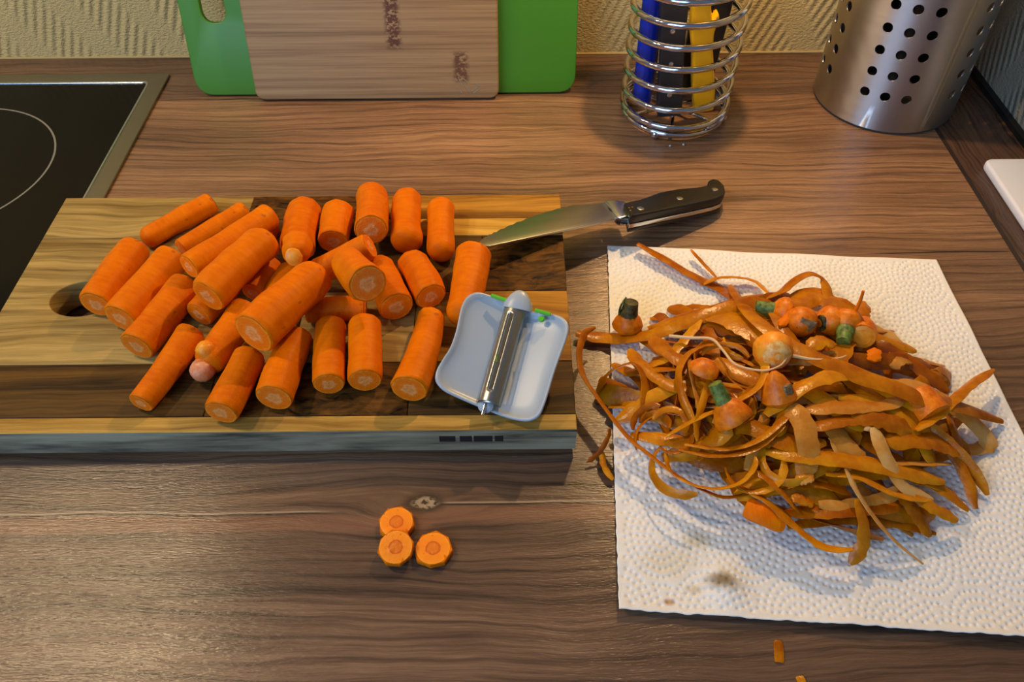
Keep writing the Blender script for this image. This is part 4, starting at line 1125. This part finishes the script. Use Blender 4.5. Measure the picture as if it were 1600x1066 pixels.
def build_peels():
    for i, (pts, w, tw, mat, lab) in enumerate(PEELS):
        world = []
        for (u, v, mm) in pts:
            z = .004
            for _ in range(5): p = P(u, v, z); z = mound(p.x, p.y) * .80 + .0022 + mm * .001
            world.append(P(u, v, z))
        wm = px2m(w, world[len(world) // 2])
        V, F = ribbon(world, wm * 1.30, .0008, (R(tw[0] * .6), R(tw[1] * .6)), i + 1, .16, (.45, .35), .28)
        mid = world[len(world) // 2]
        o = mk('carrot_peel', V, F, M[mat], origin=(mid.x, mid.y, min(v.z for v in V)))
        tag(o, lab or 'orange carrot peel strip tangled in the heap on the paper towel', 'carrot peel', GRP)
    rng = random.Random(5)
    for i in range(120):
        while True:
            x, y = rng.uniform(-1, 1), rng.uniform(-1, 1)
            if x * x + y * y < .80: break
        cx, cy = HEAP.x + x * HA * .92, HEAP.y + y * HB * .90
        pa, pb = P(975, 690), P(1230, 838)
        if (pb.x - pa.x) * (cy - pa.y) - (pb.y - pa.y) * (cx - pa.x) < .012 * (pb - pa).length: cx, cy = cx * .5 + HEAP.x * .5 + .01, cy * .5 + HEAP.y * .5 + .01
        L = rng.uniform(.04, .09); a = rng.gauss(-.35, .8); cv = rng.uniform(-16, 16); pts = []
        lev = rng.uniform(.25, .92); bow = rng.uniform(-.001, .006)
        for k in range(6):
            s = (k / 5 - .5) * L; an = a + cv * s
            px, py = cx + s * math.cos(a + cv * s * .5), cy + s * math.sin(a + cv * s * .5)
            q = ((px - HEAP.x) / HA) ** 2 + ((py - HEAP.y) / HB) ** 2
            if q > .98: px = HEAP.x + (px - HEAP.x) / math.sqrt(q / .98); py = HEAP.y + (py - HEAP.y) / math.sqrt(q / .98)
            pts.append(Vector((px, py, .0032 + mound(px, py) * lev + bow * (1 - (2 * k / 5 - 1) ** 2))))
        w = rng.uniform(.006, .0135); t0 = R(rng.uniform(-45, 45))
        V, F = ribbon(pts, w, .0007, (t0, t0 + R(rng.uniform(-40, 40))), 200 + i, .14, (.5, .4), .25)
        o = mk('carrot_peel', V, F, M[rng.choice(('peel', 'peel', 'peel', 'peel_dark', 'peel_dark', 'peel_pale'))], origin=(cx, cy, min(v.z for v in V)))
        tag(o, 'orange carrot peel strip buried among the others inside the heap', 'carrot peel', GRP)
    for i in range(22):     # thin curly strands on the left half of the heap
        u, v = rng.uniform(1020, 1240), rng.uniform(520, 740); z = .02
        for _ in range(4): p = P(u, v, z); z = mound(p.x, p.y) * .8 + .004
        rad = rng.uniform(.008, .022); a0 = rng.uniform(0, 6.28); sweep = rng.uniform(1.6, 4.2) * rng.choice((-1, 1)); til = rng.uniform(.2, .6); az = rng.uniform(0, 6.28); pts = []
        for k in range(9):
            th = a0 + sweep * k / 8; dx, dy = rad * math.cos(th), rad * math.sin(th)
            px, py = p.x + dx, p.y + dy; m = mound(px, py) * .82 + .004
            pts.append(Vector((px, py, max(m, m + .5 * til * (dx * math.cos(az) + dy * math.sin(az)) + .004))))
        t0 = R(rng.uniform(20, 75)); w = rng.uniform(.0032, .0062)
        V, F = ribbon(pts, w, .0008, (t0, t0 + R(rng.uniform(-30, 30))), 400 + i, .1, (.4, .4), .25)
        o = mk('carrot_peel', V, F, M[rng.choice(('peel', 'peel', 'peel_dark'))], origin=(p.x, p.y, min(q.z for q in V)))
        tag(o, 'thin curly carrot peel strand among those on the left half of the heap', 'carrot peel', GRP)
    for lab, pts in (('pale root thread draped over the heap to the bulb tip', [(1046, 525, 13), (1080, 528, 14), (1112, 530, 14), (1130, 548, 15), (1150, 570, 16), (1190, 579, 17), (1218, 572, 18), (1232, 556, 19)]),
                     ('pale root thread to the right of the bulb tip', [(1238, 556, 15), (1275, 562, 15), (1310, 560, 15), (1322, 556, 14)])):
        world = []
        for (u, v, mm) in pts:
            z = .02
            for _ in range(5): p = P(u, v, z); z = mound(p.x, p.y) * .80 + mm * .001
            world.append(P(u, v, z))
        V, F = tube(catmull(world, 40), lambda s: .0011 * (1 - .55 * s), 7)
        tag(mk('root_thread', V, F, M['root'], origin=(world[0].x, world[0].y, world[0].z)), lab, 'root')


def build_ends():
    """carrot tops and tips cut off and thrown on the heap"""
    def at(u, v, mm):
        z = .01
        for _ in range(5): p = P(u, v, z); z = mound(p.x, p.y) * .80 + mm * .001
        return P(u, v, z)
    G = 'cut-off carrot ends on the heap'

    def bulb(pos, axis, r, L, lab, mat='end', prof=None):
        prof = prof or [(.55, 0), (.86, .08), (1, .3), (.96, .5), (.75, .74), (.45, .92), (.2, 1.)]
        V, F = lathe([(a * r, b * L) for a, b in prof], pos, axis, 22, .10, r * 999)
        o = mk('carrot_end', V, F, M[mat], origin=pos); tag(o, lab, 'carrot end', G); return o

    def stub(o, pos, axis, r, L, mat, name='stem', bent=0):
        a, s, t = frame_of(axis); pts = [Vector(pos) + a * (L * k / 6) + s * (bent * (k / 6) ** 2) for k in range(7)]
        V, F = tube(pts, lambda q: r * (1 - .25 * q), 12); mk(name, V, F, M[mat], o)
    up = Vector((0, 0, 1)); tocam = lambda p: (Vector((0, 0, CAM_H)) - p).normalized()
    # the one standing alone at the left
    p = at(979, 518, 4); p.z = .0065; p = P(980, 516, .0065)
    o = bulb(p, (0, .25, 1), .0100, .013, 'round reddish carrot top with dark stem standing at the left of the towel', prof=[(.5, 0), (.9, .12), (1, .38), (.9, .62), (.66, .86), (.55, 1.)])
    q = p + Vector((0, .25, 1)).normalized() * .012
    stub(o, q, (.12, .25, 1), .0062, .010, 'stem_dark'); stub(o, q + Vector((-.006, 0, 0)), (-.2, .2, 1), .0008, .013, 'stem', 'leaf_stalk', -.006)
    # grey scarred end
    p = at(1253, 505, 13); d = (tocam(p) + Vector((.15, -.55, -.1))).normalized()
    o = bulb(p - d * .008, d, .0100, .016, 'orange carrot end with a grey scar facing the camera'); V, F = lathe([(.0052, -.001), (.0046, .0010), (.0022, .0019), (.0008, .0021)], p + d * .0056 + Vector((.001, 0, .001)), d, 18, .55, 7); mk('scar', V, F, M['scar'], o)
    p = at(1296, 502, 12); d = Vector((-1, -.35, .15)).normalized()
    o = bulb(p - d * .006, d, .0098, .0145, 'orange carrot end with a blackish crown on its left side'); V, F = lathe([(.0055, 0), (.005, .0022), (.003, .0032)], p + d * .0050, d, 14, .2); mk('crown', V, F, M['stem_dark'], o)
    p = at(1322, 508, 13); d = Vector((-.32, -.75, -.05)).normalized()
    o = bulb(p - d * .007, d, .0108, .015, 'orange-red carrot top with a stubby green stem towards the camera')
    stub(o, p + d * .0062 + Vector((0, 0, .002)), d, .0056, .010, 'stem'); stub(o, p + Vector((.004, .004, .006)), (.35, .3, 1), .0012, .016, 'carrot', 'leaf_stalk', .003)
    p = at(1348, 522, 12); d = (tocam(p) + Vector((0, -.3, -.35))).normalized()
    o = bulb(p - d * .014, d, .0080, .018, 'small carrot end with a ringed cut face, right of the green stem', prof=[(.6, 0), (.8, .1), (1, .4), (1.05, .9), (1, 1.)])
    V, F = lathe([(.0074, 0), (.0050, .0005), (.0048, .0001), (.0026, .0003)], p + d * .0040, d, 20); mk('cut_face', V, F, M['knob_y'], o)
    # pale bulb with the root
    p = at(1210, 551, 17); d = (tocam(p) + Vector((.25, -.35, -.2))).normalized()
    o = bulb(p - d * .010, d, .0122, .018, 'pale onion-like carrot tip in the middle of the heap, root attached', 'knob_y')
    V, F = lathe([(.0086, 0), (.0068, .0020), (.0034, .0034), (.0012, .0040)], p + d * .0042, d, 18, .12); mk('pale_tip', V, F, M['pale_core'], o)
    # wedges
    p = at(1214, 606, 17); d = Vector((.25, -.45, -.8)).normalized()
    o = bulb(p - d * .010, d, .0100, .019, 'orange carrot wedge with a dark bruise below the pale bulb', prof=[(.18, 0), (.45, .15), (.8, .5), (1, .85), (.8, 1.)])
    V, F = lathe([(.0050, -.001), (.0042, .0008), (.0018, .0014), (.0006, .0015)], p + Vector((.0050, -.0048, .0030)), (.5, -.55, .6), 18, .6, 3); mk('bruise', V, F, M['scar'], o)
    p = at(1140, 645, 16); d = Vector((-.45, .55, .55)).normalized()
    o = bulb(p - d * .006, d, .0112, .013, 'orange carrot top with a green and grey stem in the heap', prof=[(.95, 0), (1, .15), (.9, .45), (.7, .8), (.45, 1.)]); stub(o, p + d * .004, (-.42, .5, .65), .0052, .015, 'stem')
    p = at(1100, 578, 17); bulb(p, (.2, .2, 1), .0090, .006, 'flat orange carrot cap near the left of the heap', prof=[(1, 0), (.98, .2), (.75, .65), (.3, 1.)])
    p = at(1236, 490, 9); d = Vector((-.95, .25, .05)).normalized()
    o = bulb(p, d, .0100, .013, 'carrot top with a glossy green stem at the far side of the heap'); stub(o, p + d * .0105, d, .0052, .012, 'stem')
    p = at(1450, 640, 10); d = Vector((.30, -.75, -.05)).normalized()
    o = bulb(p - d * .012, d, .0098, .017, 'thick orange carrot end with its cut face to the front at the right', prof=[(.8, 0), (.95, .1), (1, .5), (1, 1.)])
    V, F = lathe([(.0092, 0), (.007, .0006), (.003, .0007)], p + d * .0050, d, 20); mk('cut_face', V, F, M['carrot'], o)
    p = at(1205, 806, 7)
    V, F = ribbon([at(1165, 793, 6), at(1195, 805, 8), at(1226, 818, 6)], .0115, .005, (R(-15), R(-10)), 77, .1, (.8, .8), .05); tag(mk('carrot_chunk', V, F, M['carrot'], origin=p), 'moist flat carrot chunk at the front of the heap', 'carrot end', G)
    for lab, pp, ww, mat in (('small pointed carrot shaving in front of the carrot end with the blackish crown', [(1262, 545, 13), (1285, 532, 15), (1305, 540, 13)], .010, 'peel'),
                        ('slim carrot sliver leaning on the grey scarred end', [(1218, 510, 12), (1232, 495, 15), (1246, 482, 16)], .006, 'carrot'),
                        ('triangular carrot chip at the right of the heap', [(1366, 566, 7), (1366, 556, 9), (1366, 545, 10)], .008, 'carrot'),
                        ('yellowish carrot crumb at the right of the heap', [(1388, 572, 4), (1402, 560, 7), (1418, 562, 4)], .012, 'peel_pale'),
                        ('pale carrot sliver on the front of the heap', [(1242, 750, 8), (1256, 748, 9), (1270, 744, 8)], .007, 'peel_pale'),
                        ('golden carrot sliver on the front of the heap', [(1236, 776, 8), (1255, 782, 9), (1272, 788, 7)], .006, 'peel'),
                        ('small orange crumb in the curl of the left peel', [(946, 610, 2), (955, 607, 3), (964, 606, 2)], .006, 'peel')):
        w = [at(*q) for q in pp]; V, F = ribbon(w, ww, .0022, (0, R(20)), len(lab), .1, (.25, .3), .25)
        tag(mk('carrot_shaving', V, F, M[mat], origin=w[1]), lab, 'carrot shaving')


def build_slices():
    face = unit_disc(); face.materials.append(M['slice'])
    for (u, v, z, tilt, lab, rot, r) in ((620, 819, .0023, (0, 0), 'carrot slice at the back of the three on the worktop', .2, .0102), (619, 857, .0062, (.24, .0), 'carrot slice lying half over the back one', .5, .0100), (677, 860, .0023, (0, 0), 'carrot slice at the right of the three on the worktop', .1, .0104)):
        p = P(u, v, z); th = .0022
        ax = Vector((tilt[1], -tilt[0] * .8, 1)).normalized()
        a, s, t = frame_of(ax); s, t = s * math.cos(rot) + t * math.sin(rot), t * math.cos(rot) - s * math.sin(rot)
        V, F = lathe([(r * .96, -th), (r, -th * .7), (r, th * .7), (r * .955, th)], (0, 0, 0), (1, 0, 0), 8, .10, u)
        me = bpy.data.meshes.new('carrot_slice'); me.from_pydata([tuple(q) for q in V], [], F); me.update(); me.materials.append(M['carrot'])
        o = bpy.data.objects.new('carrot_slice', me); col.objects.link(o)
        mt = Matrix((a, s, t)).transposed().to_4x4(); mt.translation = p; o.matrix_world = mt
        tag(o, lab, 'carrot slice', 'carrot slices on the worktop')
        d = bpy.data.objects.new('cut_face', face); col.objects.link(d); d.parent = o
        d.matrix_local = Matrix.Translation((th + .0003, 0, 0)) @ Matrix.Diagonal((1, r * .88, r * .88, 1))
    for (u, v, a, lab) in ((1217, 1018, 1.4, 'orange carrot flake on the worktop in front of the towel'), (1252, 1064, .2, 'tiny carrot flake at the front edge of the picture')):
        p = P(u, v, .0006); d = Vector((math.cos(a), math.sin(a), 0)) * (.0055 if v < 1030 else .002)
        V, F = ribbon([p - d, p, p + d], .0048, .0008, (0, 0), v, .1, (.8, .7), .2)
        tag(mk('carrot_flake', V, F, M['peel'], origin=p), lab, 'carrot flake')
    for (u, v, r, lab) in ((1047, 228, .0011, 'left of two pale crumbs before the wire holder'), (1068, 226, .0012, 'right of two pale crumbs before the wire holder')):
        p = P(u, v, r * .8); V, F = lathe([(r * .5, -r * .8), (r, 0), (r * .5, r * .7)], p, (0, 0, 1), 8, .5, u); tag(mk('crumb', V, F, M['white'], origin=p), lab, 'crumb')


build_setting(); build_hob(); build_boards(); build_block(); build_wire_holder(); build_cup(); build_cup_light_blockers(); build_tray()
build_carrots(); build_knife(); build_peeler(); build_towel(); build_peels(); build_ends(); build_slices()
